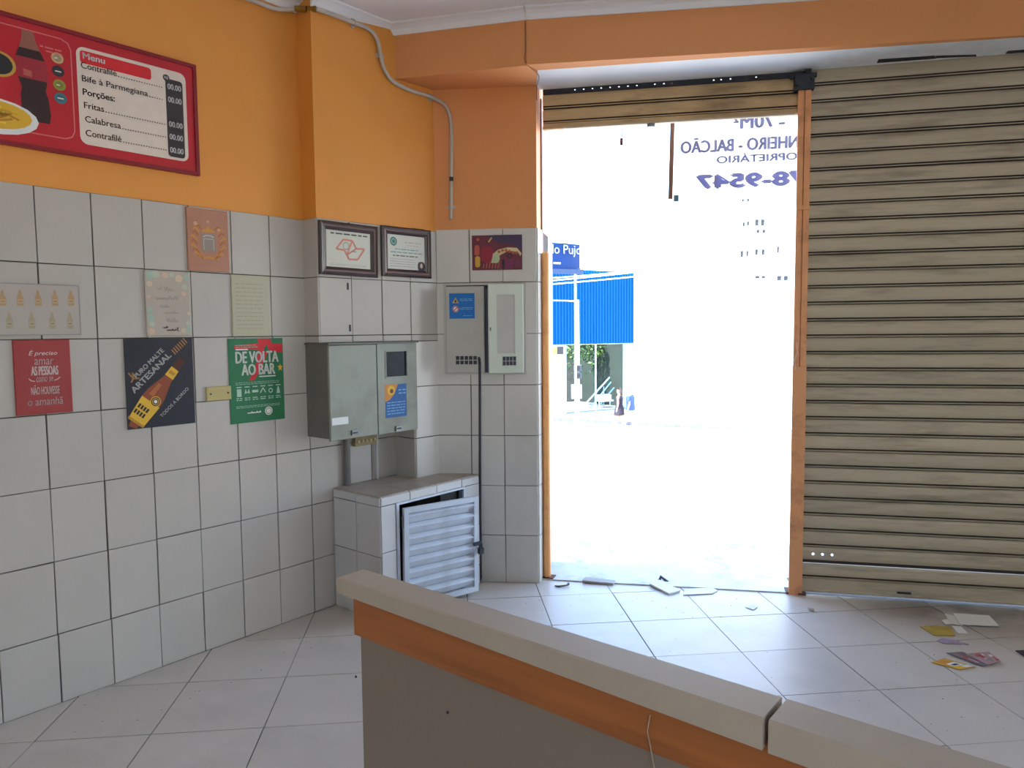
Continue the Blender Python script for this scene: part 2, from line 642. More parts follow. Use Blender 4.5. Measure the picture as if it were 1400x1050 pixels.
# front beam over the doorway (orange) and the plastered soffit behind it
ZB = 2.885
F0, F1, F2 = Vector((-0.652, 4.14, 0)), Vector((0.0905, 3.945, 0)), Vector((2.457, 3.615, 0))
F3 = F2 + (F2 - F1).normalized() * 4.2
b = B().use(M_ORANGE2)
G1, G2 = Vector((0.150, 4.030, 0)), Vector((2.465, 3.640, 0))
G3 = G2 + (G2 - G1).normalized() * 4.2
b.prism([(p.x, p.y) for p in [F1, F2, F3, G3, G2, G1]], ZB, ZC + .05)
wall_front = build('wall_front', b, None, None, None, kind='structure')
b = B()
b.prism([(p.x, p.y) for p in [F0, F1 - (F1 - F0).normalized() * .004, Vector((0.150, 4.030, 0)), E3 + Vector((.004, .01, 0)), E2 + Vector((-.1, .1, 0)), LW.w(5.6, .0)]], ZB - .004, ZC + .05)
build('wall_front_end', b, M_ORANGE2, None, None, kind='structure')
b = B()
b.prism([(p.x, p.y) for p in [G1 + Vector((.003, .003, 0)), G2 + Vector((0, .003, 0)), G3 + Vector((0, .003, 0)), SH.w(5.4, -.02), SH.w(0, -.02), RD.w(0, -.02), RD.w(-.03, .03)]], ZB + .002, ZC + .05)
trim_1 = build('trim_1', b, M_PLASTER, None, None, kind='structure')
for px4 in ([(1199, 85.5), (1279, 79.5), (1278, 76.5), (1201, 81.5)], [(1279, 79), (1335, 76.5), (1334, 75), (1279, 76.8)], [(1375, 73), (1420, 69.5), (1419, 67), (1378, 70)]):
    P = [ground(x, y, ZB) for x, y in px4]
    b = B()
    b.prism([(p.x, p.y) for p in P], ZB - .003, ZB + .004)
    build('crack', b, M_SGROOVE, trim_1)
# facade above the doorway, outside
b = B()
b.prism([(p.x, p.y) for p in [RD.w(-3.0, -.32), SH.w(5.5, -.32), SH.w(5.5, -.52), RD.w(-3.0, -.52)]], ZB + .12, 3.52)
build('wall_facade', b, M_PLASTER, None, None, kind='structure')
b = B()
b.prism([(p.x, p.y) for p in [RD.w(-.012, -.3), RD.w(-.012, -.5), RD.w(-3.0, -.5), RD.w(-3.0, -.3)]], -.3, 3.4)
build('wall_facade_side', b, M_PLASTER, None, None, kind='structure')

# ceiling and cove
b = B()
b.prism([(p.x, p.y) for p in [LW.w(-1.1, -.2), LW.w(-1.1, RWO + .2), SH.w(5.6, -.5), RD.w(-2.0, -.5)]], ZC, 3.5)
build('ceiling', b, M_CEIL, None, None, kind='structure')


def cove(a, c, n):
    """quarter-round cove along a wall, a to c; n points to the room"""
    prof = [(0, 0), (0, -.05), (.008, -.05), (.012, -.043), (.022, -.026), (.04, -.014), (.052, -.010), (.06, -.008), (.06, 0)]
    vs = [a + n * p[0] + Zv * p[1] for p in prof] + [c + n * p[0] + Zv * p[1] for p in prof]
    k = len(prof)
    bb = B()
    bb.raw(vs, [tuple(range(k)), tuple(reversed(range(k, 2 * k)))] + [(i, k + i, k + (i + 1) % k, (i + 1) % k) for i in range(k)])
    return bb


up = Zv * ZC
build('trim_2', cove(LW.w(-.9) + up, LW.w(4.985) + up, LW.n), M_CEIL, kind='structure')
build('trim_3', cove(E1 + up, F0 + up, PF.n), M_CEIL, kind='structure')
fn = Vector(((F2 - F1).y, -(F2 - F1).x, 0)).normalized()
fn0 = Vector(((F1 - F0).y, -(F1 - F0).x, 0)).normalized()
build('trim_4', cove(F0 + up, F1 + up, fn0), M_CEIL, kind='structure')
build('trim_5', cove(F1 + up, F3 + up, fn), M_CEIL, kind='structure')

# walls out of view: back, and the wall across with an unseen opening added to let light in
b = B()
b.box(-.3, RWO + .3, 0, .2, -.1, ZC + .1)
BK = Plane(LW.w(-0.95, RWO), math.atan2(-LW.n.y, -LW.n.x))
build('wall_back', b, M_BACK, None, BK.M, kind='structure')
RW = Plane(LW.w(9.0, RWO), math.atan2(-LW.u.y, -LW.u.x))
rw_end = (SH.w(4.79) - RW.o).dot(RW.u)
b = B()
DO0, DO1, DOH = 7.2, 9.2, 2.75
b.box(rw_end - .6, DO0, 0, .2, -.1, ZC + .1)
b.box(DO1, 10.1, 0, .2, -.1, ZC + .1)
b.box(DO0, DO1, 0, .2, DOH, ZC + .1)
build('wall_right', b, M_BACK, None, RW.M, kind='structure')
b = B()
b.box(2.672, 2.74, -.03, .10, 0, ZB)
build('wall_front_pier', b, M_ORANGE2, None, SH.M, kind='structure')
b = B()
b.box(-0.012, RDL + .03, -.10, .24, -.12, .007)
M_STONE = mat('pale_threshold_stone', (214, 212, 204), rough=0.6, var=.05, scale=9, stain=(120, 116, 112), stain_scale=5, stain_amt=.5)
build('trim_6', b, M_STONE, None, RD.M @ T((0, .06, 0)), kind='structure')

# ================================================================ SHUTTERS, POSTS
PITCH_S = 0.0905


def slat_profile(p):
    # (y, z) for one slat: rolled lip below, shallow curved face above; -y is the room side
    return [(.012, 0), (.010, .004), (-.003, .0055), (-.004, .0105), (.006, .012), (.006, .0165), (-.002, .019),
            (-.007, .034), (-.0085, p * .55), (-.007, p - .016), (-.002, p - .004), (.010, p + .001), (.014, p + .006)]


def slat(b, x0, x1, p=PITCH_S):
    pr = slat_profile(p)
    b.use(M_SHUT)
    n = len(pr)
    v0 = [(x0, y, z) for y, z in pr]
    v1 = [(x1, y, z) for y, z in pr]
    for i in range(n - 1):
        b.use(M_SGROOVE if i in (0, 1, 3, 4, 5) else M_SHUT)
        b.face([v0[i], v1[i], v1[i + 1], v0[i + 1]])
    b.use(M_SHUT)
    b.face(list(reversed(v0)))
    b.face(v1)
    b.face([v0[-1], v1[-1], v1[0], v0[0]])
    return b


def slat_with_holes(b, x0, x1, p, holes, zc, r, m=None):
    """a slat whose flat face is pierced by small holes"""
    z0, z1 = zc - .016, zc + .016
    yf = -.008

    def strip(za, zb, xa=x0, xb=x1):
        b.face([(xa, yf, za), (xb, yf, za), (xb, yf, zb), (xa, yf, zb)])
    b.use(M_SGROOVE)
    b.face([(x0, .0, 0), (x1, .0, 0), (x1, -.003, .018), (x0, -.003, .018)])
    b.use(m or M_SHUT)
    b.face([(x0, -.003, .018), (x1, -.003, .018), (x1, yf, z0 if z0 > .02 else .02), (x0, yf, z0 if z0 > .02 else .02)])
    b.face([(x0, yf, z1), (x1, yf, z1), (x1, -.002, p - .004), (x0, -.002, p - .004)])
    b.face([(x0, -.002, p - .004), (x1, -.002, p - .004), (x1, .014, p + .006), (x0, .014, p + .006)])
    xs = x0
    for h in holes:
        a, c = h - r * 1.6, h + r * 1.6
        strip(z0, z1, xs, a)
        octs = [(h + r * math.cos(math.pi * q / 4 + math.pi / 8), yf, zc + r * math.sin(math.pi * q / 4 + math.pi / 8)) for q in range(8)]
        sq = [(c, yf, zc), (c, yf, z1), (h, yf, z1), (a, yf, z1), (a, yf, zc), (a, yf, z0), (h, yf, z0), (c, yf, z0)]
        # ring between the octagon and the cell's outline
        for q in range(8):
            b.face([octs[q], sq[q], sq[(q + 1) % 8]])
            b.face([octs[q], sq[(q + 1) % 8], octs[(q + 1) % 8]])
        xs = c
    strip(z0, z1, xs, x1)
    return b


SLW = 2.695
shut = thing('roller_shutter', 'closed beige roller shutter with grimy slats beside the open doorway', 'shutter', SH.M)
zlow = 0.992 - 10 * PITCH_S
slat_me = None
k = 0
z = zlow
while z < 2.88:
    J = T((-0.028, random.uniform(-.0015, .0015), z)) @ Matrix.Rotation(random.uniform(-.0004, .0004), 4, 'Y')
    if k == 1:
        b = B()
        slat_with_holes(b, 0, SLW, PITCH_S, [.087, .137, .187], .052, .008)
        build('slat', b, None, shut, J, label='slat pierced by three small bright holes')
    elif slat_me is None:
        o = build('slat', slat(B(), 0, SLW, min(PITCH_S, 9)), None, shut, J)
        slat_me = o.data
    else:
        link('slat', slat_me, shut, J)
    z += PITCH_S
    k += 1
b = B()
b.use(M_SHUT)
b.extr([(.012, 0), (-.012, 0), (-.014, .004), (-.014, .012), (-.008, .016), (-.009, zlow - .014), (.004, zlow - .010), (.012, zlow - .010)], 0.004, SLW)
build('bottom_bar', b, None, shut, T((0, 0, .012)), label='dented bottom bar with black scuffs')
for q in range(2):
    b = B()
    b.tube([(.5 + q * 1.2, -.016, .04), (.5 + q * 1.2, -.03, .045), (.56 + q * 1.2, -.03, .045), (.56 + q * 1.2, -.016, .04)], .006, 6)
    build('pull_handle', b, M_DARK, shut)

# half-lowered shutter rolled up above the doorway
M_SHUT2 = mat('rusty_brown_shutter', (200, 168, 120), rough=0.6, var=0.12, scale=5, stain=(84, 58, 34), stain_scale=4, stain_amt=0.6, stretch=(0.4, 1, 1.5))
rsh = thing('roller_shutter', 'rolled-up brown shutter hanging at the top of the open doorway', 'shutter', RD.M)
RX0, RX1 = 0.004, RDL + .036
z = 2.690
for q in range(2):
    b = B()
    pr = slat_profile(.083)
    v0 = [(RX0, y, zz) for y, zz in pr]
    v1 = [(RX1, y, zz) for y, zz in pr]
    for i in range(len(pr) - 1):
        b.use(M_SGROOVE if i in (0, 1, 3, 4, 5) else M_SHUT2)
        b.face([v0[i], v1[i], v1[i + 1], v0[i + 1]])
    b.use(M_SHUT2)
    b.face([v0[-1], v1[-1], v1[0], v0[0]])
    build('slat', b, None, rsh, T((0, -.004, z)))
    z += .083
b = B()
hl = [0.19 + .05 * i for i in range(8)] + [0.64, .69, .735, .96, 1.0, 1.05, 1.185]
slat_with_holes(b, RX0, RX1, .036, hl, .020, .005, M_DARK)
build('slat', b, None, rsh, T((0, .006, z - .004)), label='dark top slat pierced by a row of small holes')
b = B()
b.use(M_SHUT2)
b.extr([(.014, 0), (-.014, 0), (-.018, .004), (-.018, .014), (-.006, .018), (-.006, .034), (.014, .034)], RX0, RX1 - .02)
b.use(mat('worn_pale_edge', (190, 176, 150), rough=.6, var=.2, scale=12))
b.box(RX0 + .12, RX1 - .05, -.0205, -.014, -.002, .007)
build('bottom_bar', b, None, rsh, T((0, 0, 2.658)))
b = B().use(M_STEEL)
b.lathe([(.02, 0), (.024, .004), (.024, .018), (.012, .024)], (.62, -.005, 2.637), 10)
build('latch', b, None, rsh)
for x, l in ((.455, .055),):
    b = B()
    b.tube([(x, -.01, 2.632), (x + .004, -.012, 2.60), (x, -.01, 2.585)], .0025, 5)
    b.box(x - .008, x + .008, -.014, -.010, 2.545, 2.585)
    build('pull_tag', b, flat('red_brown_tag', (150, 84, 74)), rsh)

# post between the two shutters
M_POST = mat('orange_post_paint', (232, 160, 104), rough=.5, var=.06, scale=7, stain=(120, 70, 38), stain_scale=6, stain_amt=.5)
post = thing('shutter_post', 'orange steel channel post between the open doorway and the closed shutter', 'post', SH.at(-.036))
b = B()
prof = [(-.033, -.013), (-.033, -.034), (-.004, -.034), (-.004, -.022), (.002, -.022), (.002, -.034), (.033, -.034), (.033, -.013)]
b.prism([(p[0], p[1]) for p in prof], 0, 2.78)
build('channel', b, M_POST, post)
b = B()
b.box(-.037, .034, -.048, -.034, 0.0, 1.29)
build('lower_cover', b, M_POST, post, label='front cover on the lower half of the post')
b = B()
b.box(-.034, .034, -.042, -.034, 2.14, 2.165)
build('joint_plate', b, M_POST, post)
b = B().use(M_DARK)
b.box(-.055, .045, -.05, .06, 2.775, 2.855)
b.box(-.075, .06, -.03, .05, 2.845, 2.866)
b.box(.0, .03, -.04, .02, 2.86, 2.883)
b.tube([(-.045, -.052, 2.80), (-.045, -.066, 2.80)], .008, 6)
b.tube([(.03, -.052, 2.83), (.03, -.066, 2.83)], .008, 6)
build('top_bracket', b, None, post, label='black iron bracket at the post head', smooth=False)
b = B()
b.prism([(-.05, -.045), (.055, -.05), (.06, .04), (-.05, .04)], 0.0, .012)
build('base_plate', b, mat('rusty_base', (96, 62, 44), rough=.8, var=.3, scale=20), post)

b = B()
q = [SH.pix(x, y, .05) for x, y in ((1089, 468), (1090, 482), (1086, 492), (1088, 506))]
b.tube([(s_ + .036, -.0495, z_) for s_, z_ in q], .0022, 5)
build('thread', b, mat('pale_thread', (226, 206, 190), rough=.6), post)

# guide rail at the pillar side of the doorway
rail = thing('guide_rail', 'rounded orange guard rail standing in the doorway against the tiled pillar', 'rail', RD.at(0.004))
b = B()
b.lathe([(.020, 0), (.023, .004), (.023, 1.935), (.016, 1.945)], (0.010, -.004, .012), 14)
build('tube', b, mat('orange_rail_paint', (246, 172, 104), rough=.45, var=.05, scale=6, stain=(150, 92, 50), stain_scale=8, stain_amt=.4), rail)
b = B()
b.prism([(-.004, -.012), (.004, -.012), (.004, .03), (-.004, .03)], 0.006, 2.84)
build('side_channel', b, mat('brown_channel', (120, 72, 56), rough=.6, var=.1), rail, T((-.014, 0.02, 0)))
b = B()
b.prism([(-.03, -.03), (.05, -.035), (.06, .03), (-.02, .03)], 0.0045, .013)
build('foot', b, MATS['rusty_base'], rail)

# ================================================================ COUNTER
HC = 0.85
kf = (1.5 - HC) / 0.5                                                # everything scales about the eye


def cnt(px, py, z=HC):
    return ground(px, py, z)


cA, cB = cnt(460, 790), cnt(1042.5, 982)
CA = math.atan2(cB.y - cA.y, cB.x - cA.x)
CP = Plane((cA.x, cA.y, 0), CA)                                      # -y is the camera's side
LJ = (cB - cA).length
CW = .0945
M_CAP = mat('beige_counter_laminate', (182, 166, 147), rough=.55, spec=.3, var=.03, scale=4, stain=(160, 146, 130), stain_scale=3, stain_amt=.3)
counter = thing('bar_counter', 'narrow beige-capped bar counter with an orange wooden band and grey front', 'counter', CP.M)


def cap(x0, x1, t0, t1, lbl):
    b = B()
    c = .004
    vs = []
    for x, t in ((x0, t0), (x1, t1)):
        vs += [(x, 0, HC - t), (x, 0, HC - c), (x, c, HC), (x, CW - c, HC), (x, CW, HC - c), (x, CW, HC - t)]
    fs = [(0, 1, 2, 3, 4, 5)[::-1], (6, 7, 8, 9, 10, 11)] + [(i, (i + 1) % 6, 6 + (i + 1) % 6, 6 + i)[::-1] for i in range(6)]
    b.raw(vs, fs)
    return build('cap_slab', b, M_CAP, counter, label=lbl)


cap(0, LJ, .040, .056, 'long slab of the counter cap')
cap(LJ + .010, LJ + 1.3, .057, .066, 'shorter slab past the open joint')
M_WOODB = mat('orange_brown_wood', (168, 98, 48), rough=.42, var=.16, scale=5, stretch=(.5, 4, 7), stain=(104, 54, 28), stain_scale=2.2, stain_amt=.55)
b = B()
WY = .036
b.box(.046, LJ + 1.28, WY - .018, WY + .002, HC - .148, HC - .050)
BV = [(.046, WY - .018), (LJ + 1.28, WY - .018)]
band = build('wood_band', b, M_WOODB, counter, label='orange wooden band under the cap')
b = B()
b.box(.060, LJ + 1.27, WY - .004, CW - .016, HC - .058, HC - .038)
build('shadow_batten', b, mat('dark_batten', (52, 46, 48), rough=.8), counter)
M_CFRONT = mat('grey_counter_board', (138, 121, 105), rough=.55, var=.03, scale=3, stain=(132, 112, 100), stain_scale=2, stain_amt=.35)
b = B()
b.box(.050, LJ + 1.27, WY, CW - .014, 0, HC - .056)
build('front_board', b, M_CFRONT, counter)
s, zz = CP.pix(612, 974, -WY)
s2, z2 = CP.pix(487, 925, -WY)
for a, c in ((s, zz), (s2, z2)):
    b = B()
    b.lathe([(.0035, 0), (.0035, .002), (.001, .003)], (0, 0, 0), 8)
    build('screw', b, M_DARK, counter, T((a, WY, c)) @ Matrix.Rotation(math.pi / 2, 4, 'X'))
b = B()
s, zz = CP.pix(889, 985, -WY + .02)
b.tube([(s, WY - .02, zz + .01), (s - .003, WY - .026, zz - .02), (s + .004, WY - .022, zz - .06), (s + .016, WY - .021, zz - .12)], .0012, 5)
tgo = build('string', b, flat('pale_string', (176, 150, 126)), None, CP.M, label='thin pale string hanging down the wooden counter band', cat='string')

# ================================================================ LOW TILED CABINET WITH LOUVRED DOOR
CBS, CBD, CBH = 5.128, .395, .65
CBE = 5.905
M_TILE2 = mat('cabinet_white_tile', (206, 202, 198), rough=.25, var=.03, scale=3, per=.04)
cab = thing('meter_cabinet', 'low white tiled cabinet with a loose louvred door, built against the side wall', 'cabinet', LW.at(CBS))
CL = CBE - CBS
b = B()
DX0, DX1, DZ1 = .120, .612, .594
wt = .05
b.use(M_GROUT)
b.box(0.004, .045, -CBD + .004, -.012, 0.001, CBH - .004)
b.box(CL - .06, CL - .02, -CBD + .004, -.24, 0.001, CBH - .004)
b.box(.045, CL - .02, -CBD + .004, -.018, CBH - .05, CBH - .004)
b.box(.045, DX0, -CBD + .004, -CBD + .05, 0.001, CBH - .05)
b.box(DX1, CL - .06, -CBD + .004, -CBD + .05, 0.001, CBH - .05)
b.box(DX0, DX1, -CBD + .004, -CBD + .05, DZ1, CBH - .05)
build('carcass', b, None, cab)
Mfr = T((0, -CBD, 0))
# front tiles
xs = [0.0, .2, .4, .6, CL - .03]
for q in range(4):
    tile_panel(cab, xs[q], xs[q + 1], CBH - .045, CBH, Mfr, m=M_TILE2)
for x0, x1 in ((0.0, DX0 - .02), (DX1 + .012, CL - .03)):
    for z0, z1 in ((.0, .115), (.115, .36), (.36, CBH - .045)):
        tile_panel(cab, x0, x1, z0, z1, Mfr, m=M_TILE2)
Msd = T((0, 0, 0)) @ RZ(-math.pi / 2)                                # the narrow end: its normal looks back along the wall
for q in range(2):
    for z0, z1 in ((0, .10), (.10, .34), (.34, CBH - .045), (CBH - .045, CBH)):
        tile_panel(cab, .012 + .192 * q, .012 + .192 * (q + 1), z0, z1, Msd, m=M_TILE2)
M_TOPT = mat('dusty_top_tile', (172, 158, 142), rough=.4, var=.05, scale=4, per=.05, stain=(120, 104, 88), stain_scale=3, stain_amt=.5)
Mtp = T((0, 0, CBH)) @ Matrix.Rotation(-math.pi / 2, 4, 'X')
for q in range(4):
    for y0, y1 in ((.012, .180), (.180, CBD)):
        x0, x1 = xs[q], min(xs[q + 1], CL - .03)
        # local z of the panel runs from the wall to the room
        if y0 < .1 and q == 3:
            x1 = .66
        if y0 < .1 and q == 2:
            x1 = .455
        if y0 < .1 and q == 3:
            continue
        tile_panel(cab, x0, x1, -y1, -y0, T((0, 0, CBH)) @ Matrix.Rotation(-math.pi / 2, 4, 'X') @ Matrix.Scale(1, 4), m=M_TOPT)
# door frame and louvred door leaf
M_ALU = mat('white_painted_metal', (206, 212, 222), rough=.38, var=.04, scale=8, stain=(150, 146, 140), stain_scale=6, stain_amt=.3)
fr = B().use(M_ALU)
fr.box(DX0 - .018, DX0, -CBD - .010, -CBD + .03, .004, DZ1 + .012)
fr.box(DX1, DX1 + .012, -CBD - .010, -CBD + .03, .004, DZ1 + .012)
fr.box(DX0, DX1, -CBD - .010, -CBD + .03, DZ1, DZ1 + .012)
build('door_frame', fr, None, cab)
HX = DX0 + .012
DWd, DHt = .478, .543
Mdoor = T((HX, -CBD - .012, .032)) @ RZ(-math.radians(12.0)) @ Matrix.Rotation(math.radians(.6), 4, 'Y')
b = B().use(M_ALU)
e = .028
b.box(0, e, -.02, 0, 0, DHt)
b.box(DWd - e, DWd, -.02, 0, 0, DHt)
b.box(e, DWd - e, -.02, 0, 0, e)
b.box(e, DWd - e, -.02, 0, DHt - e, DHt)
leaf = build('door', b, None, cab, Mdoor, label='louvred white metal door hanging ajar')
nl = 8
ph = (DHt - 2 * e) / nl
lv = None
for q in range(nl):
    if lv is None:
        b = B()
        b.extr([(.010, 0), (.006, .003), (-.014, ph * .60), (-.020, ph * .66), (-.020, ph * .70), (-.012, ph * .82), (.004, ph), (.010, ph)], e - .002, DWd - e + .002)
        o = build('louvre', b, M_ALU, leaf, T((0, 0, e + ph * q)))
        lv = o.data
    else:
        link('louvre', lv, leaf, T((0, 0, e + ph * q)))
b = B().use(M_DARK)
b.box(DWd - .035, DWd + .012, -.030, -.018, .265, .285)
b.box(DWd - .006, DWd + .022, -.042, -.016, .215, .25)
b.tube([(DWd + .0, -.03, .25), (DWd + .0, -.03, .272), (DWd + .016, -.03, .272), (DWd + .016, -.03, .25)], .004, 6)
build('padlock', b, None, leaf, smooth=False)
for zz in (.08, .44):
    b = B()
    b.lathe([(.006, 0), (.006, .06)], (-.004, -.012, zz), 8)
    build('hinge', b, M_STEEL, leaf)

# ================================================================ ELECTRICITY METER BOX
M_BOX = mat('grey_meter_box', (146, 146, 132), rough=.5, var=.06, scale=5, stain=(96, 92, 78), stain_scale=3.2, stain_amt=.5)
M_BOX2 = mat('dark_box_side', (110, 106, 98), rough=.55, var=.08, scale=5, stain=(70, 64, 58), stain_scale=4, stain_amt=.4)
BX, BZ, BWd, BHt, BD = 4.975, .943, .603, .497, .195
mb = thing('meter_box', 'grey steel electricity meter box with two doors mounted above the tiled cabinet', 'meter box', LW.at(BX, .008, BZ))
b = B()
b.box(0, BWd, -BD + .012, 0, 0.012, BHt)
build('body', b, M_BOX2, mb)
b = B()
b.box(-.006, BWd + .006, -BD - .012, 0, BHt - .004, BHt + .004)
build('top_cover', b, M_BOX2, mb)
sp_ = .315


def boxdoor(x0, x1, hole=None):
    b = B()
    y0, y1 = -BD, -BD + .012
    if hole is None:
        b.cbox(x0, x1, y0, y1, 0, BHt - .006, .004)
    else:
        hx0, hx1, hz0, hz1 = hole
        b.box(x0, hx0, y0, y1, 0, BHt - .006)
        b.box(hx1, x1, y0, y1, 0, BHt - .006)
        b.box(hx0, hx1, y0, y1, 0, hz0)
        b.box(hx0, hx1, y0, y1, hz1, BHt - .006)
    return b


MBP = lambda px, py: (LW.pix(px, py, BD + .008)[0] - BX, LW.pix(px, py, BD + .008)[1] - BZ)
w0, w1 = MBP(528, 515.5), MBP(555.5, 480)
hole = (w0[0], w1[0], w0[1], w1[1])
d1 = build('door', boxdoor(0.002, sp_ - .002), M_BOX, mb, label='plain door of the meter box')
d2 = build('door', boxdoor(sp_ + .002, BWd, hole), M_BOX, mb, label='meter box door with a dark window and a sticker')
b = B()
b.box(hole[0] - .004, hole[1] + .004, -BD + .006, -BD + .009, hole[2] - .004, hole[3] + .004)
glass = mat('dark_window_glass', (20, 26, 40), rough=.35, var=.3, scale=14, spec=.15)
build('window_pane', b, glass, d2)
b = B().use(M_BOX)
ho = .006
b.box(hole[0] - ho, hole[0], -BD - .004, -BD + .002, hole[2] - ho, hole[3] + ho)
b.box(hole[1], hole[1] + ho, -BD - .004, -BD + .002, hole[2] - ho, hole[3] + ho)
b.box(hole[0], hole[1], -BD - .004, -BD + .002, hole[3], hole[3] + ho)
b.box(hole[0], hole[1], -BD - .004, -BD + .002, hole[2] - ho, hole[2])
build('window_frame', b, None, d2)
P_WHITE, P_BLUE, P_ORANGE = flat('print_white', (224, 222, 216)), flat('print_blue', (44, 92, 150)), flat('print_orange', (206, 132, 52))
P_BLACK, P_GREY, P_RED, P_YELLOW = flat('print_black', (34, 32, 34)), flat('print_grey', (150, 142, 132)), flat('print_red', (196, 36, 42)), flat('print_yellow', (222, 172, 46))
P_NAVY, P_SKY, P_BROWN, P_GREEN = flat('print_navy', (30, 44, 78)), flat('print_light_blue', (120, 172, 214)), flat('print_brown', (112, 58, 32)), flat('print_green', (40, 116, 70))
st0, st1 = MBP(527, 572), MBP(555.3, 524)
yb = -BD - .0008
b = B().use(P_BLUE)
b.rect(st0[0], st0[1], st1[0], st1[1], yb)
sw, sh = st1[0] - st0[0], st1[1] - st0[1]
b.use(P_ORANGE)
b.poly([(st0[0], st1[1]), (st0[0], st0[1] + sh * .48), (st0[0] + sw * .2, st0[1] + sh * .54), (st0[0] + sw * .42, st0[1] + sh * .7), (st0[0] + sw * .6, st1[1])], yb - .0005)
b.use(P_YELLOW)
b.disc(st0[0] + sw * .28, st0[1] + sh * .82, sw * .17, yb - .001)
b.use(P_BROWN)
b.disc(st0[0] + sw * .3, st0[1] + sh * .8, sw * .08, yb - .0014)
rnd = random.Random(3)
b.use(P_SKY)
b.dashes(st0[0] + sw * .62, st0[0] + sw * .96, st0[1] + sh * .8, sh * .05, yb - .001, rnd)
b.dashes(st0[0] + sw * .62, st0[0] + sw * .96, st0[1] + sh * .7, sh * .05, yb - .001, rnd)
for q in range(5):
    b.dashes(st0[0] + sw * .08, st0[0] + sw * .92, st0[1] + sh * (.1 + .085 * q), sh * .04, yb - .001, rnd)
build('sticker', b, None, d2, label='blue and orange notice sticker')
l0, l1 = MBP(454, 582), MBP(476, 569.3)
b = B()
b.rect(l0[0], l0[1], l1[0], l1[1], yb)
build('paper_label', b, P_WHITE, d1, label='blank white paper label')
for px, py, par in ((484.5, 591.5, d1), (544.5, 585.5, d2)):
    x, zz = MBP(px, py)
    zz = max(zz, .012)
    b = B().use(M_STEEL)
    b.box(x - .022, x + .022, -BD - .010, -BD, zz - .012, zz + .014)
    b.use(M_DARK)
    b.box(x - .016, x + .012, -BD - .013, -BD - .009, zz - .003, zz + .004)
    build('latch', b, None, par)
b = B()
# things under the box
b = B()
x, zz = LW.pix(474, 630, .022)
b.tube([(x, -.024, BZ + .01), (x, -.024, CBH + .004)], .020, 12)
build('downpipe', b, mat('grey_conduit', (112, 106, 100), rough=.5, var=.1, scale=8), None, LW.M, label='thick grey conduit running from the meter box down to the cabinet top', cat='conduit')
tb = thing('terminal_strip', 'dusty yellowish terminal strip hanging under the meter box', 'terminal strip', LW.at(5.262, .008, .865))
b = B()
b.box(0, .15, -.030, 0, .0, .052)
build('base', b, mat('dusty_yellow_plastic', (150, 130, 92), rough=.7, var=.2, scale=14), tb)
for q in range(5):
    b = B()
    b.lathe([(.010, 0), (.010, .006), (.004, .009)], (0, 0, 0), 8)
    build('screw', b, mat('dull_brass', (190, 172, 130), rough=.5, metal=.3), tb, T((.02 + .028 * q, -.030, .026)) @ Matrix.Rotation(math.pi / 2, 4, 'X'))
b = B()
b.tube([(.0, -.03, .066), (.05, -.035, .062), (.12, -.035, .070), (.155, -.03, .078)], .012, 8)
build('cable_loop', b, M_STEEL, tb)
b = B()
b.tube([(.160, -.02, .078), (.163, -.016, .02), (.16, -.015, -.03), (.162, -.014, -.21)], .008, 8)
build('pale_wire', b, mat('pale_cable', (190, 186, 180), rough=.5), tb)

# ================================================================ BREAKER PANEL ON THE PILLAR
M_PAN = mat('putty_painted_panel', (188, 182, 172), rough=.5, var=.03, scale=4, stain=(150, 140, 126), stain_scale=3, stain_amt=.3)
M_PAN2 = mat('cream_panel_door', (206, 210, 192), rough=.45, var=.03, scale=4)
p0, p1 = PR.pix(609, 511, .01), PR.pix(718, 387, .01)
PW, PH = p1[0] - p0[0], p1[1] - p0[1]
bp_ = thing('breaker_panel', 'flush putty-coloured breaker panel with two doors on the tiled pillar', 'breaker panel', PR.at(p0[0], .006, p0[1]))
PP = lambda px, py, o=.01: (PR.pix(px, py, o)[0] - p0[0], PR.pix(px, py, o)[1] - p0[1])
b = B().use(M_PAN)
b.box(-.004, .012, -.012, 0, -.004, PH + .004)
b.box(PW - .012, PW + .004, -.012, 0, -.004, PH + .004)
b.box(.012, PW - .012, -.012, 0, PH - .008, PH + .004)
b.box(.012, PW - .012, -.012, 0, -.004, .006)
b.use(M_DARK)
b.box(.012, PW - .012, -.003, 0, .006, PH - .008)
build('frame', b, None, bp_)
b = B()
gl = PP(664, 450)[0]
gr = PP(672, 450)[0]
b.box(gl, gr, -.006, -.003, .006, PH - .03)
build('divider', b, mat('blue_grey_inside', (74, 82, 98), rough=.6), bp_)


def vent(parent, x0, x1, z0, z1, y, cols):
    b = B().use(flat('vent_dark', (52, 52, 66)))
    b.rect(x0, z0, x1, z1, y - .0006)
    b.use(M_PAN)
    t = (x1 - x0) * .035
    for q in range(cols + 1):
        xx = x0 + (x1 - x0) * q / cols
        b.box(xx - t / 2, xx + t / 2, y - .004, y, z0, z1)
    for q in range(3):
        zz = z0 + (z1 - z0) * q / 2
        b.box(x0, x1, y - .004, y, zz - t / 2, zz + t / 2)
    return build('vent_grille', b, None, parent)


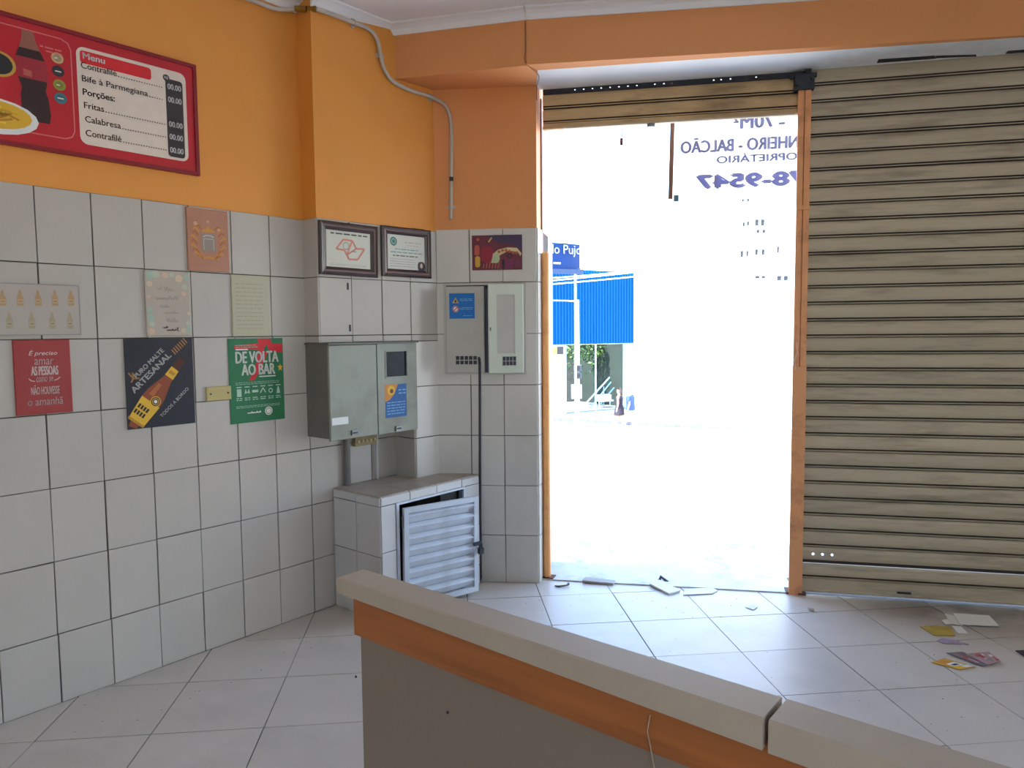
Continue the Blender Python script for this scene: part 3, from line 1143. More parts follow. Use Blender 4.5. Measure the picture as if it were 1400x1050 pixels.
b = B().use(M_PAN)
x1 = PP(662.5, 450)[0]
b.cbox(.010, x1, -.018, -.003, .004, PH - .014, .004)
b.rect(.06, .03, x1 - .03, PH - .17, -.0185)
pd = build('door', b, None, bp_, label='closed door of the breaker panel')
a0, a1 = PP(623.5, 498.5), PP(653, 486)
vent(pd, a0[0], a1[0], a0[1], a1[1], -.018, 5)
a0, a1 = PP(614.5, 435.8, .024), PP(648.7, 400.7, .024)
y = -.0188
aw, ah = a1[0] - a0[0], a1[1] - a0[1]
b = B().use(flat('sticker_blue', (20, 112, 190)))
b.rect(a0[0], a0[1], a1[0], a1[1], y)
b.use(P_YELLOW)
b.poly([(a0[0] + aw * .12, a0[1] + ah * .62), (a0[0] + aw * .38, a0[1] + ah * .62), (a0[0] + aw * .25, a0[1] + ah * .84)], y - .0005)
b.use(P_BLACK)
b.poly([(a0[0] + aw * .2, a0[1] + ah * .65), (a0[0] + aw * .3, a0[1] + ah * .65), (a0[0] + aw * .25, a0[1] + ah * .77)], y - .001)
b.use(P_WHITE)
b.disc(a0[0] + aw * .25, a0[1] + ah * .38, aw * .13, y - .0005)
b.use(P_RED)
b.ring(a0[0] + aw * .25, a0[1] + ah * .38, aw * .09, aw * .12, y - .001)
b.line([(a0[0] + aw * .18, a0[1] + ah * .31), (a0[0] + aw * .32, a0[1] + ah * .45)], aw * .03, y - .001)
b.use(P_SKY)
rnd = random.Random(5)
for q in (.76, .70, .42, .36, .1):
    b.dashes(a0[0] + aw * (.42 if q > .2 else .55), a0[0] + aw * .93, a0[1] + ah * q, ah * .035, y - .0005, rnd)
build('warning_sticker', b, None, pd, label='blue warning sticker with a triangle and a ban sign')
hx = PP(717, 450)[0]
DLw = .205
Mo = T((hx - .006, -.014, .004)) @ RZ(math.radians(14.0))
b = B().use(M_PAN2)
b.cbox(-DLw, 0, -.014, 0, 0, PH - .010, .004)
b.use(M_PAN)
b.rect(-DLw + .05, .115, -.05, PH - .07, -.0146)
b.box(-.055, -.050, -.017, -.014, .11, PH - .07)
pd2 = build('door', b, None, bp_, Mo, label='cream door of the breaker panel standing ajar')
vent(pd2, -.125, -.045, .045, .098, -.014, 4)
b = B()
b.lathe([(.004, 0), (.004, .02)], (-DLw + .012, -.018, PH * .47), 8)
build('catch', b, M_STEEL, pd2)
# cable from the panel down to the floor
b = B()
c0, c1, c2 = PR.pix(655.5, 490, .03), PR.pix(656.3, 640, .02), PR.pix(657.5, 790, .02)
b.tube([(c0[0] - .004, -.02, c0[1] + .004), (c0[0], -.034, c0[1] - .004), (c0[0] + .001, -.026, c0[1] - .04), (c1[0], -.022, c1[1]), (c2[0], -.022, .03), (c2[0] - .01, -.03, .006)], .0075, 8)
build('power_cable', b, mat('dark_cable', (58, 56, 60), rough=.5), None, PR.M, label='dark cable running from the breaker panel down the pillar to the floor', cat='cable')

# ================================================================ WHITE CONDUIT ALONG THE CEILING
M_CON = mat('white_conduit', (196, 184, 170), rough=.45, var=.05, scale=8, stain=(140, 120, 100), stain_scale=6, stain_amt=.35)


def pts_on(pl, lst, off):
    return [pl.w(pl.pix(x, y, off)[0], off, pl.pix(x, y, off)[1]) for x, y in lst]


def smooth_path(P, n=5):
    out = []
    for i in range(len(P) - 1):
        p0, p1, p2, p3 = P[max(i - 1, 0)], P[i], P[i + 1], P[min(i + 2, len(P) - 1)]
        for k in range(n):
            t = k / n
            out.append(0.5 * ((2 * p1) + (p2 - p0) * t + (2 * p0 - 5 * p1 + 4 * p2 - p3) * t * t + (3 * p1 - p0 - 3 * p2 + p3) * t ** 3))
    return out + [P[-1]]


co = thing('ceiling_conduit', 'white electrical conduit bending from the ceiling edge down the orange wall', 'conduit', ID)
pa = pts_on(LW, [(150, -38), (250, -22), (330, -4), (352, 3), (376, 12), (398, 13)], .03)
pb = pts_on(PF, [(432, 12), (455, 20), (483, 31), (503, 39), (515, 53), (520, 74), (525, 94), (537, 111), (560, 123), (588, 132)], .016)
pc = pts_on(PR, [(605, 141), (613, 152), (616.5, 172), (617, 210), (616.5, 300)], .016)
mid = pts_on(SP, [(411, 12)], .02)
b = B()
b.tube(smooth_path(pa + mid), .0105, 10)
build('bent_length', b, M_CON, co)
b = B()
b.tube(smooth_path(pb + pc), .0105, 10)
build('bent_length', b, M_CON, co)
b = B()
a, c = mid[0], pb[0]
b.tube([a + (a - c) * .35, a + (c - a) * .4], .014, 10)
b.tube([a + (c - a) * .55, c], .014, 10)
build('brass_joint', b, mat('tarnished_brass', (150, 116, 44), rough=.45, metal=.6, var=.2, scale=20), co, label='tarnished brass joint at the pilaster edge')
for pl, (x, y), vert in ((PF, (484, 31), 0), (PF, (521, 76), 1), (PF, (590, 133), 0), (PR, (616.5, 283), 1)):
    s, zz = pl.pix(x, y, .016)
    b = B()
    if vert:
        b.box(-.024, .024, -.006, .0, -.009, .009)
        b.tube([(-.0125, 0, 0), (-.0125, -.02, 0), (0, -.030, 0), (.0125, -.02, 0), (.0125, 0, 0)], .004, 6)
    else:
        b.box(-.009, .009, -.006, .0, -.024, .024)
        b.tube([(0, 0, -.0125), (0, -.02, -.0125), (0, -.030, 0), (0, -.02, .0125), (0, 0, .0125)], .004, 6)
    build('clip', b, M_CON, co, pl.at(s, 0, zz), smooth=False)
s, zz = PR.pix(617, 245, .016)
b = B()
b.lathe([(.0118, -.012), (.0118, .012)], (0, 0, 0), 10)
build('tape_band', b, M_DARK, co, PR.at(s, .016, zz))

wire = [ground(728, 26, 3.08), ground(725, 50, 3.0)]
wd = ((F1 - F0).normalized())
a = Vector((F1.x, F1.y, 0)) - fn0 * -.006
pa = [a + wd * -.004 + Zv * z for z in (3.10, 3.03, 2.96, 2.895)]
pb = [Vector((.155, 4.06, 2.874)), Vector((.160, 4.16, 2.872)), E3 + RV.n * .005 + PR.n * .008 + Zv * 2.865, E3 + RV.n * .005 + PR.n * .008 + Zv * 2.80]
b = B()
b.tube(smooth_path(pa + pb, 4), .0025, 6)
build('thin_wire', b, flat('brown_wire', (140, 92, 60)), None, ID, label='thin brown wire running down the seam of the orange beam to the pillar corner', cat='wire')

# ================================================================ PICTURES AND POSTERS
def panel_on(pl, name, label, cat, TL, TR, BR, BL, t, board, off=.007, edge=None, group=None):
    q = [pl.pix(x, y, off + t) for x, y in (TL, TR, BR, BL)]
    s0, s1 = (q[0][0] + q[3][0]) / 2, (q[1][0] + q[2][0]) / 2
    z0, z1 = (q[2][1] + q[3][1]) / 2, (q[0][1] + q[1][1]) / 2
    o = thing(name, label, cat, pl.at(s0, off, z0), group)
    w, h = s1 - s0, z1 - z0
    o['w'], o['h'] = w, h
    f = lambda x, y: (pl.pix(x, y, off + t)[0] - s0, pl.pix(x, y, off + t)[1] - z0)
    return o, w, h, -t, f


def board(o, w, h, y, m, name='board', c=.001):
    b = B()
    b.cbox(0, w, y, 0, 0, h, c)
    return build(name, b, m, o)


def lines_text(b, f, items, y, bold=.0, m=None):
    for s, a, c in items:
        x0, z0 = f(*a)
        x1, z1 = f(*c)
        b.text(s, x0, z0, x1, z1, y, bold)


# --- menu board
mbd = panel_on(LW, 'menu_board', 'red framed menu board with a drink bottle and a price list on the orange wall', 'menu board', (-60, -4.5), (267, 89.4), (275, 240), (-60, 187), .022, None, off=.002)
o, w, h, y, f = mbd
M_MRED = mat('menu_red', (190, 28, 38), rough=.35, var=.04, scale=3)
M_MFR = mat('dark_red_frame', (134, 20, 30), rough=.35, var=.05)
board(o, w, h, y + .006, M_MRED)
b = B().use(M_MFR)
fw = .016
for a in ((0, w, 0, fw), (0, w, h - fw, h), (0, fw, fw, h - fw), (w - fw, w, fw, h - fw)):
    b.box(a[0], a[1], y, y + .01, a[2], a[3])
build('frame', b, None, o)
# price card
c0, c1 = f(107.5, 186), f(255, 100)
cl = f(106, 64)[0]
M_CARD = flat('menu_card', (226, 208, 190))
b = B().use(M_CARD)
yy = y + .0052
X0, X1 = f(107, 120)[0], f(256, 150)[0]
Z1c = f(107, 62)[1]
Z0c = f(118, 197)[1]
b.rrect(X0, Z0c, X1, Z1c, .03, yy)
CWd, CHt = X1 - X0, Z1c - Z0c
b.use(flat('menu_bright_red', (216, 36, 42)))
b.rrect(X0 + CWd * .03, Z1c - CHt * .165, X0 + CWd * .66, Z1c - CHt * .035, .012, yy - .0005)
b.use(flat('menu_dark', (58, 48, 48)))
b.rrect(X1 - CWd * .205, Z0c + CHt * .03, X1 - CWd * .035, Z1c - CHt * .1, .014, yy - .0005)
b.disc(X1 - CWd * .195, Z1c - CHt * .095, CWd * .032, yy - .0007)
build('price_card', b, None, o)
b = B().use(P_WHITE)


def mline(t, xa, ya, xb, cap, desc=0.0, bold=.012):
    x0_, z0_ = f(xa, ya + desc)
    b.text(t, x0_, z0_, f(xb, ya)[0], f(xa, ya - cap)[1], yy - .0012, bold)


mline('Menu', 114, 79.5, 143.5, 8.4, 0, .03)
b.text('R$', X1 - CWd * .212, Z1c - CHt * .112, X1 - CWd * .178, Z1c - CHt * .078, yy - .0012, .02)
for yb_ in (122.2, 140, 173.4, 190.6, 208.6):
    zq = f(228.5, yb_ - 1.5)[1]
    b.text('00.00', X1 - CWd * .185, zq, X1 - CWd * .052, f(228.5, yb_ - 9.1)[1], yy - .0012, .025)
b.use(flat('menu_ink', (62, 50, 48)))
for t, xa, ya, xb, cap, desc, bold in (('Contrafilé', 111.3, 92.3, 159.6, 8.8, 0, .012), ('Bife à Parmegiana', 112.8, 110.7, 202, 8.6, 2.4, .012), ('Porções:', 114.2, 128.9, 157, 8.4, 2.2, .03),
                                       ('Fritas', 115.7, 147.3, 142.6, 8.4, 0, .012), ('Calabresa', 117.2, 166.4, 165.5, 8.6, 0, .012), ('Contrafilé', 118, 185.4, 166.4, 8.8, 0, .012)):
    mline(t, xa, ya, xb, cap, desc, bold)
    if t != 'Porções:':
        x = f(xb + 2, ya)[0]
        zd = f(xa, ya)[1]
        xe = X1 - CWd * .225
        while x < xe:
            b.rect(x, zd, x + .0045, zd + .0042, yy - .0012)
            x += .0105
build('lettering', b, None, o)
# picture side
b = B().use(flat('menu_thin_line', (220, 120, 116)))
qx0, qx1 = f(-50, 80)[0], f(100, 120)[0]
qz0, qz1 = f(100, 191)[1], f(85, 53)[1]
lw = .004
r_ = .035
pts = [(qx0, qz1), (qx1 - r_, qz1), (qx1 - r_ * .3, qz1 - r_ * .3), (qx1, qz1 - r_), (qx1, qz0 + r_), (qx1 - r_ * .3, qz0 + r_ * .3), (qx1 - r_, qz0), (qx0, qz0)]
b.line(pts, lw, yy)
# bottle: dark cola with a red label
bx0, bz1 = f(27, 40)
bx1, bz0 = f(62, 166)
bw = .118
bc = f(46, 120)[0]
bk = lambda t: bc + .018 * (.5 - t)
bz0, bz1 = f(50, 166)[1], f(36, 41)[1]
bh = bz1 - bz0
half = [(.0, .36), (.10, .42), (.28, .40), (.36, .34), (.47, .42), (.58, .46), (.70, .42), (.80, .30), (.90, .20), (1.0, .17)]
b.use(flat('cola_dark', (52, 28, 26)))
for (t0, r0), (t1, r1) in zip(half, half[1:]):
    b.use(flat('cola_dark', (52, 28, 26)) if t0 < .45 or .6 < t0 < .78 else (flat('cola_red_label', (160, 40, 48)) if t0 < .6 else flat('cola_neck', (150, 92, 74))))
    b.poly([(bk(t0) - r0 * bw, bz0 + t0 * bh), (bk(t0) + r0 * bw, bz0 + t0 * bh), (bk(t1) + r1 * bw, bz0 + t1 * bh), (bk(t1) - r1 * bw, bz0 + t1 * bh)], yy - .0005)
b.use(flat('cola_shine', (190, 90, 80)))
b.poly([(bc - bw * .26, bz0 + bh * .5), (bc - bw * .02, bz0 + bh * .49), (bc - bw * .02, bz0 + bh * .56), (bc - bw * .26, bz0 + bh * .57)], yy - .001)
# plate of fries and a dark bowl
pcx, pcz = f(-8, 157)
b.use(P_WHITE)
b.disc(pcx, pcz, .148, yy - .0008, .066)
b.use(P_YELLOW)
b.disc(pcx, pcz + .006, .126, yy - .0012, .052)
rnd = random.Random(9)
for q in range(26):
    b.use(rnd.choice([flat('fry_light', (238, 200, 60)), flat('fry_mid', (214, 160, 36)), flat('fry_dark', (186, 126, 34))]))
    a0_, r0_ = rnd.uniform(0, 6.28), rnd.uniform(0, .85)
    x, z = pcx + .09 * r0_ * math.cos(a0_), pcz + .006 + .032 * r0_ * math.sin(a0_)
    a = rnd.uniform(-1, 1)
    b.line([(x - .028 * math.cos(a), z - .016 * math.sin(a)), (x + .028 * math.cos(a), z + .016 * math.sin(a))], .008, yy - .0016)
dcx, dcz = f(-2, 86)
b.use(flat('bowl_rim', (196, 150, 60)))
b.disc(dcx, dcz, .058, yy - .0008, .048)
b.use(P_BLACK)
b.disc(dcx, dcz, .047, yy - .0012, .039)
for (px, py), c in zip(((79, 79), (80, 97), (82, 116), (83.5, 134)), ((206, 170, 120), (56, 46, 46), (150, 150, 50), (60, 120, 130))):
    x, z = f(px, py)
    rr = f(px + 8.5, py)[0] - x
    b.use(flat('badge_%d' % c[0], c))
    b.disc(x, z, rr, yy - .0006, rr * .95)
    b.use(flat('badge_in_%d' % c[0], [min(255, int(v * .72 + 20)) for v in c]))
    b.disc(x, z, rr * .62, yy - .001)
    b.use(P_WHITE)
    b.dashes(x - rr * .5, x + rr * .5, z - rr * .15, rr * .3, yy - .0013, rnd)
b.use(flat('menu_thin_line', (220, 120, 116)))
x, z = f(55, 60)
for q in range(3):
    b.dashes(x + .02 * q, f(88, 60)[0] - .01, z - .008 - .014 * q, .007, yy - .0006, rnd)
build('picture_print', b, None, o)

# --- chart of bottles
o, w, h, y, f = panel_on(LW, 'bottle_chart', 'pale board printed with two rows of small faded beer bottles', 'wall board', (-50, 382), (108.5, 392), (110.7, 458), (-50, 459.5), .010, None)
board(o, w, h, y, mat('pale_grey_board', (176, 163, 152), rough=.4, var=.03, stain=(178, 160, 146), stain_amt=.2), c=.003)
b = B()
for row, (n, xs_) in enumerate(((6, [-22, 4, 28, 52.5, 75.5, 97.5]), (5, [-14, 13.5, 44, 72, 96]))):
    for x in xs_:
        yb_ = (418, 449)[row]
        cx, zb = f(x, yb_)
        zt_ = f(x, (397, 427)[row])[1]
        bw = .031
        hh = zt_ - zb
        b.use(flat('faded_bottle_%d' % row, ((176, 140, 100), (168, 152, 122))[row]))
        prev = None
        for t, r in ((0, .36), (.55, .36), (.72, .18), (.95, .13), (1, .16)):
            if prev:
                b.poly([(cx - prev[1] * bw, zb + prev[0] * hh), (cx + prev[1] * bw, zb + prev[0] * hh), (cx + r * bw, zb + t * hh), (cx - r * bw, zb + t * hh)], y - .0005)
            prev = (t, r)
        b.use(flat('faded_label_%d' % row, ((186, 156, 116), (176, 162, 134))[row]))
        b.rect(cx - .3 * bw, zb + hh * .16, cx + .3 * bw, zb + hh * .42, y - .001)
        b.use(flat('faded_brown', (150, 122, 96)))
        b.rect(cx - .2 * bw, zb + hh * .25, cx + .2 * bw, zb + hh * .33, y - .0014)
build('bottle_print', b, None, o)
bb = B().use(flat('board_border', (150, 140, 134)))
for a in ((0, 0, w, .004), (0, h - .004, w, h), (w - .004, 0, w, h)):
    bb.rect(a[0], a[1], a[2], a[3], y - .0006)
build('border_print', bb, None, o)

# --- red saying
o, w, h, y, f = panel_on(LW, 'lettered_plaque', 'dull red plaque with a white hand-lettered saying hung under the bottle chart', 'plaque', (16.3, 465), (95, 464), (100.6, 562), (23, 569.6), .008, None)
b = B()
b.cbox(0, w, y, 0, 0, h, .003)
build('board', b, mat('dull_red_board', (158, 58, 56), rough=.4, var=.04, scale=3), o)
b = B().use(flat('plaque_white', (224, 206, 198)))
ln = [('É preciso', .26, .76, .775, .865, .0, .28), ('amar', .35, .69, .665, .74, .004, .12), ('AS PESSOAS', .29, .76, .525, .645, .06, 0), ('como se', .37, .66, .435, .50, .004, .25), ('NÃO HOUVESSE', .27, .77, .265, .395, .025, 0), ('o amanhã', .20, .82, .12, .225, .004, .1)]
for s, a, c, z0, z1, bd, sh_ in ln:
    b.text(s, w * a, h * z0, w * c, h * z1, y - .0006, bd, shear=sh_)
b.line([(w * .24, h * .485), (w * .28, h * .455), (w * .34, h * .445)], .003, y - .0006)
b.line([(w * .68, h * .445), (w * .74, h * .46), (w * .79, h * .49)], .003, y - .0006)
build('lettering', b, None, o)

# --- crest plate
o, w, h, y, f = panel_on(LW, 'crest_plate', 'brown tile-sized plate with a golden crest under the orange paint', 'wall plate', (254.5, 282), (311, 289.8), (314.4, 373), (258, 369), .012, None, off=.004)
board(o, w, h, y, mat('coppery_print', (178, 122, 96), rough=.35, var=.08, scale=7, stain=(196, 150, 124), stain_amt=.3), c=.002)
b = B()
cg = flat('crest_gold', (212, 142, 52))
cg2 = flat('crest_dark_gold', (180, 106, 40))
cx, cz = w * .5, h * .46
b.use(cg)
b.poly([(cx - w * .17, cz + h * .17), (cx + w * .17, cz + h * .17), (cx + w * .12, cz + h * .21), (cx + w * .05, cz + h * .22), (cx, cz + h * .27), (cx - w * .05, cz + h * .22), (cx - w * .12, cz + h * .21)], y - .0006)
rnd = random.Random(4)
for sgn in (-1, 1):
    for q in range(9):
        a = -1.15 + q * .28
        x, z = cx + sgn * w * (.33 + .03 * (q % 2)) * math.cos(a * .8), cz + h * .26 * math.sin(a)
        b.use(cg if q % 2 else cg2)
        b.line([(x - sgn * .012, z - .008), (x + sgn * .004, z + .012), (x + sgn * .016, z + .004)], .007, y - .0006)
b.use(cg)
b.line([(cx - w * .24, cz - h * .19), (cx - w * .1, cz - h * .25), (cx, cz - h * .23), (cx + w * .1, cz - h * .25), (cx + w * .24, cz - h * .19)], .009, y - .0006)
b.use(flat('crest_grey', (150, 134, 122)))
b.poly([(cx - w * .16, cz - h * .14), (cx + w * .16, cz - h * .14), (cx + w * .17, cz + h * .15), (cx - w * .17, cz + h * .15)], y - .001)
b.use(flat('crest_pale', (190, 180, 168)))
b.line([(cx - w * .13, cz + h * .09), (cx - w * .06, cz + h * .115), (cx + w * .06, cz + h * .115), (cx + w * .13, cz + h * .09)], .006, y - .0014)
b.line([(cx - w * .12, cz - h * .12), (cx - w * .12, cz + h * .06), (cx + w * .12, cz + h * .06), (cx + w * .12, cz - h * .12)], .003, y - .0014)
b.use(flat('crest_light', (206, 160, 130)))
b.disc(cx, h * .80, .006, y - .0006)
b.disc(cx - w * .3, h * .75, .01, y - .0006)
b.disc(cx + w * .26, h * .68, .008, y - .0006)
build('crest_print', b, None, o)

# --- floral plate
o, w, h, y, f = panel_on(LW, 'floral_plate', 'pale tile-sized plate with pastel flowers round handwritten words', 'wall plate', (197, 370.3), (258.4, 372.3), (261.4, 459), (201, 458.6), .012, None, off=.004)
board(o, w, h, y, mat('pale_pink_print', (180, 165, 149), rough=.35, var=.03, scale=6), c=.002)
b = B()
rnd = random.Random(12)
pal = [flat('pastel_mint', (162, 180, 160)), flat('pastel_peach', (206, 172, 148)), flat('pastel_ochre', (204, 180, 150)), flat('pastel_sage', (178, 184, 160))]
spots = [(.12, .93, .10, 0), (.24, .95, .09, 3), (.45, .94, .07, 1), (.6, .95, .06, 3), (.76, .9, .09, 2), (.93, .92, .07, 0), (.88, .77, .07, 3), (.86, .66, .06, 1), (.1, .8, .07, 2), (.08, .4, .07, 0), (.1, .28, .09, 0), (.12, .18, .07, 3), (.1, .07, .08, 1), (.94, .1, .07, 0), (.93, .2, .06, 3), (.82, .08, .06, 2), (.95, .35, .04, 2), (.07, .6, .04, 1)]
for n_, (u, v, r, ci) in enumerate(spots):
    b.use(pal[ci])
    for q in range(5):
        a = 2 * math.pi * q / 5 + n_
        cxp, czp = min(max(u * w + r * w * .5 * math.cos(a), r * w * .5), w - r * w * .5), min(max(v * h + r * w * .5 * math.sin(a), r * w * .5), h - r * w * .5)
        b.disc(cxp, czp, r * w * .5, y - .0004 - .00002 * (n_ * 5 + q), n=10)
build('flower_print', b, None, o)
b = B().use(flat('soft_grey_ink', (158, 144, 134)))
for a, c, z0, hh in ((.26, .36, .70, .07), (.42, .62, .69, .07), (.22, .72, .55, .075), (.30, .52, .43, .05), (.40, .72, .34, .045), (.44, .70, .2, .07)):
    b.scribble(w * a, w * c, h * z0, h * hh, .0026, y - .003, rnd)
b.use(flat('brown_ink', (78, 50, 38)))
b.scribble(w * .36, w * .46, h * .115, h * .03, .004, y - .003, rnd)
b.scribble(w * .44, w * .64, h * .075, h * .03, .005, y - .003, rnd)
b.line([(w * .66, h * .12), (w * .70, h * .12), (w * .66, h * .09), (w * .71, h * .07)], .004, y - .003)
build('handwriting', b, None, o)

# --- cream plate
o, w, h, y, f = panel_on(LW, 'cream_plate', 'cream tile-sized plate with faint lines of text above the green poster', 'wall plate', (315.6, 375.3), (367, 377.5), (370, 460), (319, 459.6), .010, None, off=.004)
board(o, w, h, y, mat('cream_print', (182, 173, 146), rough=.35, var=.03, scale=5), c=.002)
b = B().use(flat('faint_line', (170, 158, 130)))
rnd = random.Random(2)
for q in range(12):
    b.dashes(w * .1, w * .82, h * (.12 + .066 * q), .007, y - .0005, rnd)
build('text_print', b, None, o)

# --- black beer poster
o, w, h, y, f = panel_on(LW, 'beer_poster', 'black beer poster with a slanting brown bottle between the red plaque and the green poster', 'poster', (169.4, 462.8), (262.5, 462.3), (267.5, 578), (175, 587.8), .006, None)
board(o, w, h, y, mat('black_poster', (38, 38, 46), rough=.35, var=.06, scale=4), c=.001)
ang = math.atan2(f(246, 494)[1] - f(178, 586)[1], f(246, 494)[0] - f(178, 586)[0])
bx, bz = f(176, 590)
L = math.hypot(f(249, 491)[0] - bx, f(249, 491)[1] - bz)
ca, sa = math.cos(ang), math.sin(ang)


def along(t, r):
    return (bx + ca * t * L - sa * r, bz + sa * t * L + ca * r)


def clipq(pts):
    return [(min(max(p[0], .002), w - .002), min(max(p[1], .002), h - .002)) for p in pts]


R0 = .047
prof = [(-.02, 1), (.42, 1), (.50, .95), (.60, .72), (.70, .48), (.78, .40), (.96, .36), (.97, .40), (1.0, .38)]
b = B()
gl_b, gl_d = flat('bottle_brown', (140, 66, 34)), flat('bottle_dark', (82, 36, 24))
for (t0, r0), (t1, r1) in zip(prof, prof[1:]):
    b.use(gl_b if t0 < .78 else gl_d)
    b.poly(clipq([along(t0, -r0 * R0), along(t1, -r1 * R0), along(t1, r1 * R0), along(t0, r0 * R0)]), y - .0005)
b.use(flat('bottle_glow', (176, 96, 50)))
b.poly([along(.46, R0 * .1), along(.62, R0 * .1), along(.62, R0 * .45), along(.46, R0 * .6)], y - .0009)
b.use(P_YELLOW)
b.poly(clipq([along(.09, -R0), along(.40, -R0), along(.40, R0), along(.09, R0)]), y - .0012)
b.poly([along(.74, -R0 * .46), along(.86, -R0 * .42), along(.86, R0 * .42), along(.74, R0 * .46)], y - .0012)
b.use(flat('label_gold', (186, 130, 34)))
b.poly(clipq([along(.105, -R0 * .9), along(.14, -R0 * .9), along(.14, R0 * .9), along(.105, R0 * .9)]), y - .0016)
b.poly([along(.78, -R0 * .3), along(.82, -R0 * .3), along(.82, R0 * .3), along(.78, R0 * .3)], y - .0016)
b.use(P_BLACK)
for t in (.20, .27):
    for q in range(4):
        b.poly(clipq([along(t, R0 * (.55 - .3 * q)), along(t + .05, R0 * (.55 - .3 * q)), along(t + .05, R0 * (.75 - .3 * q)), along(t, R0 * (.75 - .3 * q))]), y - .0016)
c = along(.43, -R0 * .35)
b.use(P_YELLOW)
b.disc(c[0], c[1], R0 * .50, y - .0018)
b.use(P_BLACK)
b.disc(c[0], c[1], R0 * .42, y - .0022)
b.use(P_WHITE)
b.disc(c[0], c[1], R0 * .16, y - .0026)
b.use(P_YELLOW)
b.ring(c[0], c[1], R0 * .26, R0 * .32, y - .0026)
build('bottle_print', b, None, o)
b = B().use(flat('poster_silver', (186, 178, 172)))
a0, a1 = f(191, 512), f(226, 478)
an2 = math.atan2(f(224, 482)[1] - f(190, 516)[1], f(224, 482)[0] - f(190, 516)[0])
x0, z0 = f(187, 517.5)
l2 = math.hypot(f(225.5, 481)[0] - x0, f(225.5, 481)[1] - z0)
b.text('PURO MALTE', x0, z0, x0 + l2, z0 + .020, y - .0006, .035, rot=an2)
x0, z0 = f(184, 538)
l2 = math.hypot(f(236, 488.5)[0] - x0, f(236, 488.5)[1] - z0)
b.text('ARTESANAL', x0, z0, x0 + l2, z0 + .026, y - .0006, .035, rot=an2)
x0, z0 = f(221.7, 571)
l2 = math.hypot(f(259.4, 533)[0] - x0, f(259.4, 533)[1] - z0)
b.text('TODOS A BORDO', x0, z0, x0 + l2, z0 + .015, y - .0006, .0, rot=an2)
b.use(flat('poster_tan', (176, 120, 60)))
for q in range(7):
    x, z = f(237 + q * 2.6, 481 - q * 2.6)
    b.line([(x - .008, z + .010), (x + .010, z - .012)], .005, y - .0006)
x, z = f(181, 519)
b.line([(x - .016, z + .03), (x + .004, z + .004), (x + .03, z + .004)], .006, y - .0006)
b.line([(x - .006, z - .012), (x + .004, z + .004), (x + .002, z + .03)], .006, y - .0006)
build('lettering', b, None, o)

# --- small yellowed plate
o, w, h, y, f = panel_on(LW, 'blank_switch_plate', 'small yellowed blank plate screwed to the tiles beside the green poster', 'plate', (281.7, 529.5), (316, 527.2), (317, 545.5), (283.4, 549.3), .010, None)
board(o, w, h, y, mat('yellowed_plastic', (186, 166, 106), rough=.45, var=.06, scale=8), c=.003)
for q in (.16, .86):
    b = B()
    b.lathe([(.004, 0), (.004, .002), (.002, .003)], (0, 0, 0), 8)
    build('screw', b, M_DARK, o, T((w * q, y, h * .5)) @ Matrix.Rotation(math.pi / 2, 4, 'X'))

# --- green poster
o, w, h, y, f = panel_on(LW, 'green_poster', 'green paper poster with a red star and white bar lettering beside the meter box', 'poster', (311.7, 462.8), (386, 462.3), (389.7, 572), (316, 580.6), .004, None)
pv = []
nx = 9
b = B().use(mat('green_paper', (26, 108, 62), rough=.4, var=.04, scale=4))
yk = lambda u: y - .004 * math.sin(u * 9) ** 2 * u
for q in range(nx - 1):
    u0, u1 = q / (nx - 1), (q + 1) / (nx - 1)
    b.raw([(w * u0, y, 0), (w * u1, y, 0), (w * u1, y, h), (w * u0, y, h), (w * u0, 0, 0), (w * u1, 0, 0), (w * u1, 0, h), (w * u0, 0, h)],
          [(0, 1, 2, 3), (7, 6, 5, 4), (0, 4, 5, 1), (3, 2, 6, 7)])
build('paper', b, None, o)
b = B().use(flat('star_red', (212, 36, 44)))
scx, scz = w * .66, h * .80
# a large tilted star cropped by the sheet's edges
star = []
for q in range(10):
    r = (.40 if q % 2 == 0 else .17) * w
    a = math.pi / 2 + q * math.pi / 5 + .22
    star.append((scx + r * math.cos(a), scz + r * 1.15 * math.sin(a)))
b.poly(clipq([(w * .52, h), (w * .76, h), (w * .80, h * .93), (w * .99, h * .93), (w * .99, h * .82), (w * .88, h * .83), (w * .70, h * .86), (w * .56, h * .86), (w * .1, h * .88), (w * .1, h * .92), (w * .54, h * .94)]), y - .0005)
b.poly(clipq([(w * .56, h * .90), (w * .74, h * .88), (w * .62, h * .70), (w * .50, h * .56), (w * .44, h * .50), (w * .34, h * .50), (w * .46, h * .64)]), y - .0007)
b.use(MATS['green_paper'])
b.poly([(w * .62, h * .84), (w * .74, h * .84), (w * .68, h * .93)], y - .0012)
b.use(P_YELLOW)
sy = []
for q in range(10):
    r = (.055 if q % 2 == 0 else .024) * w
    a = math.pi / 2 + q * math.pi / 5
    sy.append((w * .935 + r * math.cos(a), h * .64 + r * 1.3 * math.sin(a)))
for q in range(10):
    b.poly([(w * .935, h * .64), sy[q], sy[(q + 1) % 10]], y - .0007)
build('star_print', b, None, o)
b = B().use(flat('poster_white', (228, 226, 214)))
b.text('DE VOLTA', w * .12, h * .71, w * .90, h * .845, y - .0018, .05)
b.text('AO BAR', w * .22, h * .565, w * .83, h * .695, y - .0018, .05)
b.rect(w * .53, h * .535, w * .84, h * .548, y - .0018)
b.rect(w * .12, h * .862, w * .34, h * .878, y - .0018)
rnd = random.Random(8)
b.use(flat('poster_pale_green', (140, 176, 150)))
b.dashes(w * .12, w * .48, h * .915, h * .012, y - .0018, rnd)
b.dashes(w * .12, w * .52, h * .893, h * .012, y - .0018, rnd)
for zz in (.475, .455, .195, .178):
    b.dashes(w * .1, w * .9, h * zz, h * .012, y - .0018, rnd)
